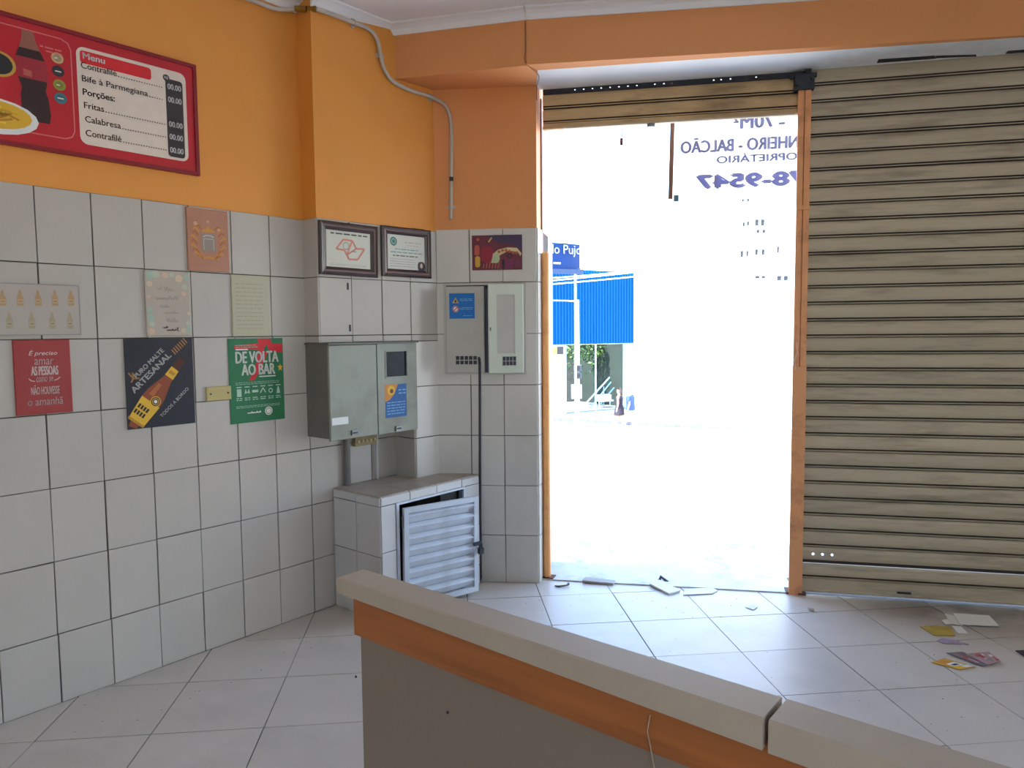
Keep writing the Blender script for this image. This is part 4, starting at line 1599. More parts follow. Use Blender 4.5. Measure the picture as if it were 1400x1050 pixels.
build('lettering', b, None, o)
b = B().use(flat('icon_pale', (176, 200, 180)))
for q in range(6):
    cx = w * (.16 + .145 * q)
    zt_ = h * .405
    b.rect(cx - w * .045, zt_ + h * .015, cx + w * .045, zt_ + h * .027, y - .0008)
    if q == 0:
        b.rect(cx - w * .04, zt_ - h * .09, cx + w * .04, zt_, y - .0008)
    elif q == 1:
        b.poly([(cx - w * .05, zt_ - h * .06), (cx, zt_ - h * .05), (cx - w * .03, zt_)], y - .0008)
        b.poly([(cx + w * .05, zt_ - h * .06), (cx, zt_ - h * .05), (cx + w * .03, zt_)], y - .0008)
    elif q == 2:
        b.rect(cx - w * .055, zt_ - h * .05, cx + w * .055, zt_ - h * .02, y - .0008)
    elif q == 3:
        b.line([(cx - w * .05, zt_ - h * .06), (cx, zt_), (cx + w * .05, zt_ - h * .06)], w * .018, y - .0008)
    elif q == 4:
        b.ring(cx, zt_ - h * .04, w * .025, w * .042, y - .0008)
    else:
        b.poly([(cx - w * .035, zt_ - h * .08), (cx + w * .035, zt_ - h * .08), (cx + w * .015, zt_), (cx - w * .015, zt_)], y - .0008)
    b.dashes(cx - w * .05, cx + w * .05, h * .29, h * .014, y - .0008, rnd)
    b.dashes(cx - w * .05, cx + w * .05, h * .268, h * .014, y - .0008, rnd)
b.use(flat('poster_white', (228, 226, 214)))
b.scribble(w * .30, w * .54, h * .105, h * .024, .004, y - .0008, rnd)
b.disc(w * .69, h * .118, w * .072, y - .0008)
b.use(MATS['green_paper'])
b.ring(w * .69, h * .118, w * .045, w * .055, y - .0012)
build('icon_print', b, None, o)

# --- two framed certificates
M_WFR = mat('dark_moulded_frame', (62, 42, 40), rough=.3, var=.15, scale=12)
M_WFR2 = mat('silvered_bead', (142, 122, 116), rough=.3, var=.1, scale=12, metal=.2)


def framed(label, TL, TR, BR, BL, tilt, paper):
    o, w, h, y, f = panel_on(PF, 'certificate_frame', label, 'picture frame', TL, TR, BR, BL, .022, None, group=None)
    o.matrix_basis = o.matrix_basis @ Matrix.Rotation(tilt, 4, 'Y')
    e = .042
    prof = [(0, 0), (0, -.016), (.008, -.022), (.016, -.020), (.020, -.014), (.026, -.018), (.032, -.016), (e, -.008), (e, 0)]
    corners = [(0, 0, 1, 1), (w, 0, -1, 1), (w, h, -1, -1), (0, h, 1, -1)]
    b = B()
    for q in range(4):
        a, c = corners[q], corners[(q + 1) % 4]
        for i in range(len(prof) - 1):
            (r0, y0), (r1, y1) = prof[i], prof[i + 1]
            b.use(M_WFR2 if i in (3, 4) else M_WFR)
            b.face([(a[0] + a[2] * r0, y0, a[1] + a[3] * r0), (c[0] + c[2] * r0, y0, c[1] + c[3] * r0), (c[0] + c[2] * r1, y1, c[1] + c[3] * r1), (a[0] + a[2] * r1, y1, a[1] + a[3] * r1)])
    build('moulding', b, None, o)
    b = B()
    b.box(e - .004, w - e + .004, -.006, -.001, e - .004, h - e + .004)
    build('paper', b, paper, o)
    return o, w, h, e, -.0066


M_PAPER = flat('certificate_paper', (206, 202, 186), rough=.35)
o, w, h, e, y = framed('dark-framed certificate with a salmon double outline mark, beside the pilaster edge', (436, 299.3), (515.8, 309.6), (518.7, 378.7), (439.5, 374.5), math.radians(0.6), M_PAPER)
b = B().use(flat('salmon_ink', (214, 138, 118)))
iw, ih = w - 2 * e, h - 2 * e
U = lambda u, v: (e + iw * u, e + ih * v)
b.line([U(.22, .50), U(.38, .77), U(.58, .76), U(.67, .55), U(.86, .56), U(.70, .25), U(.50, .24), U(.40, .48), U(.22, .50)], .010, y)
b.line([U(.58, .76), U(.46, .36), U(.50, .24)], .010, y)
b.line([U(.46, .36), U(.67, .55)], .008, y)
b.use(flat('dark_green_ink', (70, 80, 66)))
rnd = random.Random(21)
b.dashes(*(e + iw * .1, e + iw * .93, e + ih * .90, ih * .055), y, rnd)
b.use(P_GREY)
b.dashes(e + iw * .55, e + iw * .68, e + ih * .45, ih * .04, y - .0004, rnd)
b.ring(*U(.44, .6), iw * .06, iw * .075, y - .0004)
b.dashes(e + iw * .08, e + iw * .9, e + ih * .06, ih * .015, y, rnd)
b.rect(e + iw * .08, e + ih * .1, e + iw * .9, e + ih * .104, y)
build('print', b, None, o)
b = B()
b.tube([(w * .5, -.006, h + .004), (w * .5, -.012, h - .004)], .004, 6)
build('nail', b, M_DARK, o)
o, w, h, e, y = framed('dark-framed certificate with a green seal and a small portrait, next to the pillar corner', (523.5, 306.7), (591, 316), (590.4, 381.6), (523.5, 375.8), 0.0, M_PAPER)
iw, ih = w - 2 * e, h - 2 * e
b = B().use(flat('seal_green', (70, 128, 116)))
b.disc(e + iw * .16, e + ih * .80, iw * .09, y, ih * .13)
b.use(M_PAPER)
b.ring(e + iw * .16, e + ih * .80, iw * .045, iw * .055, y - .0004)
b.use(flat('pink_ink', (196, 170, 156)))
b.dashes(e + iw * .45, e + iw * .9, e + ih * .78, ih * .05, y, rnd)
b.dashes(e + iw * .5, e + iw * .85, e + ih * .70, ih * .03, y, rnd)
b.use(flat('teal_ink', (116, 152, 156)))
b.dashes(e + iw * .2, e + iw * .86, e + ih * .57, ih * .04, y, rnd)
b.dashes(e + iw * .08, e + iw * .92, e + ih * .48, ih * .04, y, rnd)
b.use(flat('dark_green_ink', (70, 80, 66)))
b.dashes(e + iw * .14, e + iw * .8, e + ih * .38, ih * .04, y, rnd)
b.use(P_GREY)
for v in (.29, .22, .15, .08):
    b.dashes(e + iw * .06, e + iw * .72, e + ih * v, ih * .02, y, rnd)
build('print', b, None, o)
b = B().use(flat('portrait_dark', (66, 52, 50)))
b.rrect(e + iw * .80, e - .004, e + iw * 1.0, e + ih * .26, .02, y - .0006)
b.use(flat('portrait_skin', (206, 176, 152)))
b.disc(e + iw * .90, e + ih * .14, iw * .035, y - .001, ih * .075)
b.use(P_NAVY)
b.rect(e + iw * .82, e - .003, e + iw * .98, e + ih * .05, y - .0012)
build('portrait', b, None, o)

# --- drinks poster on the pillar
o, w, h, y, f = panel_on(PR, 'drinks_poster', 'dark red drinks poster on the pillar tiles above the breaker panel', 'poster', (644.8, 322.6), (713.7, 320), (714, 368), (646, 369.8), .006, None)
board(o, w, h, y, mat('maroon_print', (108, 34, 52), rough=.35, var=.25, scale=9), c=.001)
b = B()
b.use(flat('night_purple', (70, 50, 80)))
b.poly([(w * .3, h), (w, h), (w, h * .55), (w * .8, h * .72), (w * .5, h * .78)], y - .0004)
b.use(flat('deep_red', (150, 36, 56)))
b.disc(w * .30, h * .45, w * .14, y - .0005, h * .25)
b.use(flat('amber', (206, 158, 48)))
b.rrect(w * .06, h * .08, w * .16, h * .40, .012, y - .0009)
b.use(flat('coral', (190, 84, 70)))
b.rrect(w * .05, h * .42, w * .15, h * .72, .012, y - .0009)
b.disc(w * .12, h * .88, w * .03, y - .0009)
b.use(flat('pale_foam', (212, 196, 150)))
b.poly([(w * .38, h * .2), (w * .46, h * .2), (w * .56, h * .42), (w * .72, h * .54), (w * .92, h * .5), (w * .96, h * .38), (w * .99, h * .46), (w * .90, h * .62), (w * .72, h * .64), (w * .52, h * .58), (w * .42, h * .46)], y - .0007)
b.use(flat('mint_foam', (186, 196, 158)))
b.disc(w * .48, h * .33, w * .075, y - .0011, h * .14)
b.use(flat('burnt_orange', (186, 96, 60)))
for q in range(6):
    b.disc(w * (.54 + .07 * q), h * (.52 + .04 * math.sin(q)), w * .03, y - .0011)
    b.line([(w * (.22 + .06 * q), h * .05), (w * (.24 + .06 * q), h * (.18 + .03 * (q % 3)))], w * .02, y - .0011)
b.use(flat('plum', (120, 44, 80)))
b.rrect(w * .64, h * .03, w * .83, h * .34, .012, y - .0013)
b.rrect(w * .86, h * .06, w * .97, h * .28, .01, y - .0013)
b.use(P_BLACK)
b.ring(w * .755, h * .40, w * .03, w * .052, y - .0015)
b.rrect(w * .60, h * .02, w * .645, h * .3, .006, y - .0015)
b.use(flat('pale_gold', (196, 170, 96)))
b.line([(w * .33, h * .80), (w * .40, h * .93)], w * .03, y - .0009)
build('picture_print', b, None, o)

# --- marks left on the pilaster tiles: two short dark slots
for (x, yy2) in ((475.5, 391), (478.5, 448)):
    s, zz = PF.pix(x, yy2, .006)
    b = B()
    b.prism([(-.005, -.002), (.005, -.002), (.005, .0), (-.005, .0)], -.020, .016)
    build('wall_plug', b, M_DARK, None, PF.at(s, .006, zz), label='dark plug hole in the pilaster tiles, %s of two' % ('upper' if yy2 < 400 else 'lower'), cat='plug')

# ================================================================ LITTER ON THE FLOOR
def flat_sheet(name, label, cat, px, m, t=.0015, curl=0.0, z=0.002, group=None):
    P = [ground(x, y, z) for x, y in px]
    c = sum(P, Vector()) / len(P)
    b = B()
    tops = [z + t + (curl if i % 3 == 0 else 0) for i in range(len(P))]
    lows = [z + (curl if i % 3 == 0 else 0) for i in range(len(P))]
    b.prism([(p.x - c.x, p.y - c.y) for p in P], [v - z for v in lows], [v - z for v in tops]) if sum(P[i].x * P[(i + 1) % len(P)].y - P[(i + 1) % len(P)].x * P[i].y for i in range(len(P))) > 0 else \
        b.prism([(p.x - c.x, p.y - c.y) for p in reversed(P)], [v - z for v in reversed(lows)], [v - z for v in reversed(tops)])
    o = build(name, b, m, None, T((c.x, c.y, z)), label=label, cat=cat, group=group)
    return o, c


M_CARDB = mat('cardboard_grey', (176, 168, 160), rough=.8, var=.1, scale=12)
M_SHEET = mat('white_paper', (226, 220, 210), rough=.6, var=.03, scale=8)
flat_sheet('cardboard_scrap', 'thin cardboard scrap lying along the door threshold', 'cardboard', [(796, 797), (838, 800), (841, 796), (800, 792)], M_CARDB, .012, .004)
flat_sheet('cardboard_sheet', 'white card sheet with a dark edge lying in the doorway', 'cardboard', [(888, 801), (915, 813.5), (930, 809), (902, 796)], mat('white_card', (224, 222, 218), rough=.6), .010, .006)
flat_sheet('paper_sheet', 'white paper sheet beside the card in the doorway', 'paper', [(934, 814), (974, 812), (981, 808), (974, 804), (936, 806)], M_SHEET, .004)
s0_ = ground(902, 795)
b = B()
b.tube([s0_ + Vector((0, 0, .004)), s0_ + Vector((.006, 0, .03)), s0_ + Vector((.03, -.01, .012)), s0_ + Vector((.05, -.02, .004))], [.012, .010, .008, .004], 6)
build('crumpled_scrap', b, flat('crumpled_brown', (92, 76, 84)), None, ID, label='small dark crumpled scrap standing on the door threshold', cat='scrap')
b = B()
s1_ = ground(768, 802.5)
b.tube([s1_ + Vector((-.04, .01, .004)), s1_ + Vector((-.015, -.005, .006)), s1_ + Vector((.03, .006, .008)), s1_ + Vector((.042, .02, .012))], [.003, .006, .005, .008], 6)
build('twig', b, flat('twig_grey', (112, 100, 92)), None, ID, label='short curved twig on the floor by the orange guard rail', cat='twig')
b = B()
s1_ = ground(1109, 835)
for q in range(4):
    a = q * 1.7
    b.prism([(.02 * math.cos(a), .012 * math.sin(a)), (.02 * math.cos(a + 1.9), .014 * math.sin(a + 1.9)), (.018 * math.cos(a + 3.8), .012 * math.sin(a + 3.8))], .002 + .004 * q, [.004 + .004 * q, .012 + .004 * q, .005 + .004 * q])
build('crumpled_wrapper', b, flat('wrapper_white', (206, 198, 188)), None, T(s1_), label='tiny crumpled white wrapper in front of the closed shutter', cat='wrapper')
flat_sheet('paper_scrap', 'nearly white paper scrap on the floor tile before the orange post', 'paper', [(1018, 830), (1030, 834), (1036, 830), (1028, 826)], M_SHEET, .002)

flat_sheet('paper_sheet', 'large white paper sheet, topmost of those by the closed shutter', 'paper', [(1303, 840.5), (1312, 854), (1366, 856.5), (1352, 843.5)], M_SHEET, .003, .006, z=.007)
flat_sheet('paper_sheet', 'white paper sheet half under the large sheet by the shutter', 'paper', [(1291, 839.5), (1300, 853), (1316, 855.5), (1306, 843)], M_SHEET, .002, .002, z=.003)
flat_sheet('paper_scrap', 'small white scrap poking out beside the paper sheets by the shutter', 'paper', [(1287, 848.5), (1293, 854), (1300, 853.5), (1296, 846.5)], M_SHEET, .002)
flat_sheet('paper_scrap', 'small oblong white scrap lying just before the large paper sheet', 'paper', [(1301, 856), (1310, 866), (1324, 867), (1314, 856.5)], M_SHEET, .002)
o, c = flat_sheet('yellow_leaflet', 'faded yellow leaflet on the floor near the white papers', 'leaflet', [(1258, 857), (1277, 869), (1306, 869.5), (1300, 858), (1280, 855.5)], mat('faded_yellow', (176, 148, 62), rough=.5, var=.2, scale=14), .002)
o, c = flat_sheet('purple_leaflet', 'narrow white and purple leaflet on the floor', 'leaflet', [(1281, 876.5), (1290, 880), (1325, 881.5), (1307, 875.5), (1288, 873)], mat('white_purple', (170, 150, 170), rough=.5, var=.3, scale=30, stain=(92, 50, 86), stain_scale=20, stain_amt=.9), .002)
flat_sheet('dark_flyer', 'dark flyer at the frame edge on the floor near the shutter', 'leaflet', [(1388, 890), (1400, 898), (1420, 899), (1412, 889)], mat('black_flyer', (46, 42, 46), rough=.5), .003)


def flyer(label, px, base, patches, z):
    """a colour flyer: patches are quads in the flyer's own unit square"""
    P = [ground(x, y, z) for x, y in px]
    c = sum(P, Vector()) / 4
    t = thing('supermarket_flyer', label, 'leaflet', T((c.x, c.y, z)))
    b = B()
    b.prism([(p.x - c.x, p.y - c.y) for p in P], 0, .002)
    build('sheet', b, base, t)
    b = B()
    for n_, (u0, v0, u1, v1, m) in enumerate(patches):
        b.use(m)
        q = []
        for u, v in ((u0, v0), (u1, v0), (u1, v1), (u0, v1)):
            p = P[0] * (1 - u) * (1 - v) + P[1] * u * (1 - v) + P[2] * u * v + P[3] * (1 - u) * v - c
            q.append((p.x, p.y, .0022 + .00004 * n_))
        b.face(q)
    build('colour_print', b, None, t)


rnd = random.Random(17)


def random_patches(cols, n):
    out = []
    for q in range(n):
        u, v = rnd.uniform(0.03, .8), rnd.uniform(.03, .8)
        out.append((u, v, min(.98, u + rnd.uniform(.08, .3)), min(.98, v + rnd.uniform(.06, .25)), rnd.choice(cols)))
    return out


flyer('yellow and orange advertising flyer spread on the floor tiles', [(1312, 915.5), (1273, 906), (1291, 900.5), (1334, 912)], mat('flyer_yellow', (206, 158, 56), rough=.4, var=.1), [(.55, .2, .95, .7, flat('fl_orange', (206, 136, 60))), (.3, .25, .62, .85, P_WHITE), (.36, .35, .5, .7, P_NAVY), (.05, .5, .25, .95, P_WHITE), (.02, .05, .3, .4, P_YELLOW)], .003)
flyer('grey and red advertising flyer fanned beside the yellow flyer', [(1344, 911), (1294, 893), (1316, 891.5), (1358, 907)], mat('flyer_grey', (112, 104, 108), rough=.4, var=.2), random_patches([P_WHITE, flat('fl_pink', (186, 110, 104)), P_BLACK, flat('fl_red', (172, 76, 70)), P_GREY], 16), .006)
flyer('pinkish advertising flyer fanned topmost beside the grey flyer', [(1350, 909), (1320, 894), (1352, 891.5), (1368, 904)], mat('flyer_pink', (176, 140, 144), rough=.4, var=.15), random_patches([P_WHITE, flat('fl_pink', (186, 110, 104)), flat('fl_red', (172, 76, 70)), P_GREY], 14), .009)

# dust specks and crumbs: too many and too small to count
b = B()
rnd = random.Random(33)
for q in range(150):
    if q < 60:
        x, y2 = rnd.uniform(660, 1100), rnd.uniform(799, 850)
    elif q < 110:
        x, y2 = rnd.uniform(900, 1400), rnd.uniform(840, 1000)
    else:
        x = rnd.uniform(90, 470)
        y2 = 990 - .345 * x + rnd.uniform(2, 60)
    p = ground(x, y2)
    if (p - LW.o).dot(LW.n) < .02 or (p - SH.o).dot(SH.n) < .02:
        continue
    r = rnd.uniform(.0015, .0042)
    a = rnd.uniform(0, 6)
    vs = [(p.x + r * math.cos(a + k * 2.1), p.y + r * .7 * math.sin(a + k * 2.1), .0005) for k in range(3)] + [(p.x, p.y, r * .6)]
    b.raw(vs, [(0, 1, 3), (1, 2, 3), (2, 0, 3), (0, 2, 1)])
build('crumbs', b, flat('crumb_dark', (84, 72, 62)), None, ID, kind='stuff', label='dark crumbs and dust scattered over the floor tiles', cat='crumbs')

# ================================================================ THE DOORWAY'S BANNER AND STICK
BNP = Plane((RD.w(0, -.42).x, RD.w(0, -.42).y, 0), math.atan2(RD.u.y, RD.u.x))
ban = thing('banner', 'white cloth banner with mirrored blue letters hung outside over the doorway, seen from behind', 'banner', BNP.M)
s0b, zb0 = BNP.pix(917.5, 276)
zb1 = 2.95
sRb = s0b + 1.75
mcl = bpy.data.materials.new('translucent_banner_cloth')
mcl.use_nodes = True
nt = mcl.node_tree
nt.nodes.clear()
o_ = nt.nodes.new('ShaderNodeOutputMaterial')
d_ = nt.nodes.new('ShaderNodeBsdfDiffuse')
t_ = nt.nodes.new('ShaderNodeBsdfTranslucent')
a_ = nt.nodes.new('ShaderNodeMixShader')
n_ = nt.nodes.new('ShaderNodeTexNoise')
n_.inputs['Scale'].default_value = 4
r_ = nt.nodes.new('ShaderNodeValToRGB')
r_.color_ramp.elements[0].color = (.86, .87, .88, 1)
r_.color_ramp.elements[1].color = (.93, .93, .93, 1)
nt.links.new(n_.outputs['Fac'], r_.inputs[0])
nt.links.new(r_.outputs[0], d_.inputs[0])
nt.links.new(r_.outputs[0], t_.inputs[0])
a_.inputs[0].default_value = .72
nt.links.new(d_.outputs[0], a_.inputs[1])
nt.links.new(t_.outputs[0], a_.inputs[2])
nt.links.new(a_.outputs[0], o_.inputs[0])
b = B()
nx = 24
for q in range(nx):
    xa, xb = s0b + (sRb - s0b) * q / nx, s0b + (sRb - s0b) * (q + 1) / nx
    b.face([(xa, .004 * math.sin(q * 1.1), zb0), (xb, .004 * math.sin((q + 1) * 1.1), zb0), (xb, .004 * math.sin((q + 1) * 1.1), zb1), (xa, .004 * math.sin(q * 1.1), zb1)])
build('cloth', b, mcl, ban)
mlt = flat('banner_ink', (150, 148, 176), rough=.7)
mlt2 = flat('banner_ink_blue', (146, 148, 194), rough=.7)
b = B().use(mlt)


def bline(s, ax, ay, cx, cy, bold):
    x0, z0 = BNP.pix(ax, ay, .01)
    x1, z1 = BNP.pix(cx, cy, .01)
    b.text(s, x0, z0, x1, z1, -.009, bold, mirror=True)


bline('70M²', 1003, 176.5, 1057, 155.5, .05)
bline('-', 1065, 170, 1073, 167, .02)
bline('BANHEIRO - BALCÃO', 931, 210, 1116, 179.5, .06)
bline('PROPRIETÁRIO', 980, 223.5, 1112, 204.5, .04)
b.use(mlt2)
bline('3378-9547', 953, 258, 1146, 231.5, .06)
build('lettering', b, None, ban)
stick = thing('banner_stick', 'brown wooden stick hanging at the free edge of the banner in the doorway', 'stick', BNP.at(0, .03))
b = B()
xa, za = BNP.pix(920.5, 165, .03)
xb, zb = BNP.pix(916.5, 272, .03)
M_STK = mat('weathered_stick', (120, 88, 74), rough=.7, var=.15, scale=10, stretch=(1, 1, .2))
b.raw([(xa - .013, -.008, 3.0), (xa + .013, -.008, 3.0), (xa + .013, .010, 3.0), (xa - .013, .010, 3.0), (xb - .013, -.008, zb), (xb + .013, -.008, zb), (xb + .013, .010, zb), (xb - .013, .010, zb)],
      [(0, 1, 2, 3), (7, 6, 5, 4), (0, 4, 5, 1), (1, 5, 6, 2), (2, 6, 7, 3), (3, 7, 4, 0)])
build('pole', b, M_STK, stick)
b = B()
b.box(xb + .02, xb + .05, -.012, -.004, zb - .018, zb + .02, Matrix.Identity(4))
build('tie', b, flat('teal_tie', (70, 110, 130)), stick)

# ================================================================ THE STREET
ZF, ZFS = -2.40, -2.34
OUT = -RD.n


def gz(d):
    return max(ZF, -.035 - .0912 * d)


M_PAVE = mat('cracked_pavement', (196, 196, 196), rough=.85, var=.05, scale=6, stain=(172, 172, 176), stain_scale=3.5, stain_amt=.5)
_nt = M_PAVE.node_tree
_v = _nt.nodes.new('ShaderNodeTexVoronoi')
_v.feature = 'DISTANCE_TO_EDGE'
_v.inputs['Scale'].default_value = 1.7
_rp = _nt.nodes.new('ShaderNodeValToRGB')
_rp.color_ramp.elements[0].color = (.62, .62, .66, 1)
_rp.color_ramp.elements[1].position = .02
_tc = [n for n in _nt.nodes if n.type == 'TEX_COORD'][0]
_nz = _nt.nodes.new('ShaderNodeTexNoise')
_nz.inputs['Scale'].default_value = 4
_mxv = _nt.nodes.new('ShaderNodeMix')
_mxv.data_type = 'VECTOR'
_mxv.inputs[0].default_value = .25
_nt.links.new(_tc.outputs['Object'], _nz.inputs['Vector'])
_nt.links.new(_tc.outputs['Object'], _mxv.inputs[4])
_nt.links.new(_nz.outputs['Color'], _mxv.inputs[5])
_nt.links.new(_mxv.outputs[1], _v.inputs['Vector'])
_nt.links.new(_v.outputs[0], _rp.inputs[0])
_ml = _nt.nodes.new('ShaderNodeMix')
_ml.data_type = 'RGBA'
_ml.blend_type = 'MULTIPLY'
_ml.inputs[0].default_value = 1.0
_bs = _nt.nodes['Principled BSDF']
_src = _bs.inputs['Base Color'].links[0].from_socket
_nt.links.new(_src, _ml.inputs[6])
_nt.links.new(_rp.outputs[0], _ml.inputs[7])
_nt.links.new(_ml.outputs[2], _bs.inputs['Base Color'])
M_ROAD = mat('sunlit_road', (186, 184, 180), rough=.9, var=.05, scale=3)


def ground_strip(name, ds, m, lat=(-60, 60), drop=0.0):
    b = B()
    vs = []
    for d in ds:
        for l in lat:
            p = RD.w(l, -d)
            vs.append((p.x, p.y, gz(d) - drop))
    fs = [(2 * i, 2 * i + 1, 2 * i + 3, 2 * i + 2) for i in range(len(ds) - 1)]
    b.raw(vs, fs)
    return build(name, b, m, None, ID, kind='structure')


ground_strip('sidewalk', [.20, .6, 1.2, 1.9], M_PAVE, (-25, 25))
ground_strip('road', [1.9, 6, 12, 20, 25.95, 34, 60, 120], M_ROAD, (-110, 110), .10)
b = B()
P = [LW.w(-12, RWO + .24), LW.w(5.6, RWO + .24), LW.w(0.0, RWO + 14), LW.w(-12, RWO + 14)]
b.prism([(p.x, p.y) for p in P], -.3, -.1)
build('sidewalk_side', b, M_ROAD, None, ID, kind='structure')
KA, KB = Vector((2.8, 31.5, 0)), Vector((10.4, 27.6, 0))
kd = (KB - KA).normalized()
kn = Vector((-kd.y, kd.x, 0))
if kn.y < 0:
    kn = -kn
b = B()
P = [KA - kd * 14, KA + kd * 10, KA + kd * 10 + kn * 16, KA - kd * 14 + kn * 16]
b.prism([(p.x, p.y) for p in P], ZF - .15, ZFS)
build('sidewalk_far', b, mat('far_sidewalk', (204, 206, 208), rough=.9, var=.03), None, ID, kind='structure')
b = B()
P = [KA - kd * 14 - kn * .02, KA + kd * 10 - kn * .02, KA + kd * 10, KA - kd * 14]
b.prism([(p.x, p.y) for p in P], ZF - .15, ZFS + .004)
build('kerb', b, mat('grey_kerb', (92, 94, 98), rough=.9, var=.2, scale=5), None, ID, kind='structure')

# blue-clad shop across the street
BB = Plane((1.74, 33.0, 0), math.atan2(35.6 - 33.0, 5.76 - 1.74))
shop = thing('blue_shop', 'shop across the street with a bright blue ribbed fascia over glass panes', 'building', BB.M)
xr = BB.pix(863.5, 420)[0]
zt_, zm_ = BB.pix(863, 372.5)[1], BB.pix(863, 469)[1]
x_l = -13.0
M_BLUE = mat('blue_cladding', (8, 74, 128), rough=.8, spec=.1, var=.06, scale=1.5, stretch=(2, 1, .3))
b = B()
pt = .17
n = int((xr - x_l) / pt)
vs, fs = [], []
prof = []
for q in range(n):
    x = xr - pt * q
    prof += [(x, -.06), (x - pt * .36, -.06), (x - pt * .50, .0), (x - pt * .86, .0)]
for x, y in prof:
    vs += [(x, y - .1, zm_), (x, y - .1, zt_)]
fs = [(2 * i, 2 * i + 1, 2 * i + 3, 2 * i + 2) for i in range(len(prof) - 1)]
b.raw(vs, fs)
build('ribbed_fascia', b, M_BLUE, shop, smooth=False)
M_WB = mat('white_render', (222, 224, 226), rough=.85, var=.02)
M_INT = mat('dim_shop_interior', (40, 50, 42), rough=.9, var=.2, scale=1.2)
b = B()
b.box(x_l, xr, -.04, .5, zt_ - .25, zt_ - .02)
b.box(x_l, xr, -.04, .10, zm_ - .02, zt_ - .02)
build('roof', b, M_WB, shop)
b = B()
b.box(x_l, xr, 6.8, 7.0, ZFS - .1, zt_)
b.box(x_l - .2, x_l, 0, 7.0, ZFS - .1, zt_)
b.box(xr - .12, xr, .3, 7.0, ZFS - .1, zt_)
build('back_wall', b, M_INT, shop)
b = B()
b.box(x_l, xr, .02, 7.0, ZFS - .2, ZFS + .05)
build('plinth', b, mat('grey_plinth', (120, 128, 136), rough=.8), shop)
b = B()
ga, gb = BB.pix(772, 505, -4.5), BB.pix(826, 494, -4.5)
b.box(ga[0] - 1.5, gb[0] + .6, 4.5, 4.7, ZFS, gb[1])
b.box(ga[0] - 1.5, gb[0] + .6, 4.46, 4.5, ZFS, BB.pix(800, 517, -4.46)[1])
b.ms.clear()
build('reflection_wall', b, mat('beige_reflection', (120, 112, 98), rough=.9, var=.1), shop)  # wall added to stand for the pale reflection across the panes
xa, xb = BB.pix(752, 520)[0], BB.pix(772, 520)[0]
b = B()
b.box(xa, xb, -.12, .2, ZFS, zm_)
build('white_pillar', b, M_WB, shop)
xc, xd = BB.pix(855, 520)[0], xr
b = B()
b.box(xc, xd, -.08, .2, ZFS, zm_)
build('end_post', b, mat('pale_blue_post', (176, 206, 224), rough=.6), shop)
mg = bpy.data.materials.new('storefront_glass')
mg.use_nodes = True
nt = mg.node_tree
bs = nt.nodes['Principled BSDF']
bs.inputs['Base Color'].default_value = (.75, .88, .9, 1)
bs.inputs['Transmission Weight'].default_value = 1.0
bs.inputs['Roughness'].default_value = .02
bs.inputs['IOR'].default_value = 1.05
mid_x = (xb + xc) / 2
for (x0, x1) in ((xb, mid_x - .02), (mid_x + .02, xc)):
    b = B()
    b.face([(x0, .03, ZFS + .05), (x1, .03, ZFS + .05), (x1, .03, zm_), (x0, .03, zm_)])
    build('glass_pane', b, mg, shop)
b = B()
b.box(mid_x - .02, mid_x + .02, .0, .06, ZFS, zm_)
build('mullion', b, M_WB, shop)
x0, z0 = BB.pix(752, 485, .13)
x1, z1 = BB.pix(761, 474, .13)
b = B().use(flat('lime_sign', (206, 214, 60)))
b.box(x0, x1, -.15, -.12, z0, z1)
x2 = BB.pix(770, 474, .13)[0]
b.use(P_BLACK)
b.box(x1 + .02, x2, -.15, -.12, z0, z1)
build('small_signs', b, None, shop)
# behind the panes, standing in for reflections in the glass: trunk, foliage, leaning rails
M_TRUNK = mat('grey_trunk', (26, 25, 24), rough=.9, var=.2, scale=4)
tr = thing('tree', 'tree with a thick grey trunk set behind the panes as their reflection under the blue fascia', 'tree', BB.at(BB.pix(840, 520, -2.2)[0], -2.2, ZFS + .05))
b = B()
b.tube([(0, 0, 0), (.02, 0, .6), (-.12, .05, 1.4), (-.1, .05, 2.2), (-.25, 0, 2.9)], [.34, .27, .24, .22, .18], 10)
b.tube([(-.1, .05, 1.2), (-.45, .1, 2.0), (-.6, .1, 2.8)], [.2, .17, .13], 8)
build('trunk', b, M_TRUNK, tr)
b = B()
rnd = random.Random(40)
lf = [mat('leaf_green', (50, 84, 40), rough=.6, var=.2, scale=3), mat('leaf_yellow_green', (90, 116, 56), rough=.6, var=.2, scale=3), mat('leaf_dark', (30, 54, 34), rough=.6, var=.2, scale=3)]
for q in range(900):
    b.use(rnd.choice(lf))
    c = Vector((rnd.uniform(-2.9, .45), rnd.uniform(-.5, .8), 3.2 - abs(rnd.gauss(0, .55))))
    if not -2.9 < c.x < 0.45:
        continue
    d1, d2 = Vector((rnd.uniform(-1, 1), rnd.uniform(-1, 1), rnd.uniform(-1, 1))).normalized() * .13, Vector((rnd.uniform(-1, 1), rnd.uniform(-1, 1), rnd.uniform(-1, 1))).normalized() * .07
    b.face([c - d1, c + d2, c + d1, c - d2])
build('foliage', b, None, tr, kind='stuff')
st = thing('reflected_stair_rail', 'pale metal stair rails added behind the shop panes to stand for a slanting reflection', 'railing', BB.at(0, -1.0, 0))
M_RAIL = mat('pale_blue_rail', (150, 190, 210), rough=.5)
for (ax, ay), (cx, cy) in (((797, 568), (834, 522)), ((792, 560), (832, 516)), ((803, 572), (838, 530))):
    x0, z0 = BB.pix(ax, ay, -1.0)
    x1, z1 = BB.pix(cx, cy, -1.0)
    b = B()
    b.tube([(x0, 0, z0), (x1, 0, z1)], .035, 6)
    build('rail', b, M_RAIL, st)
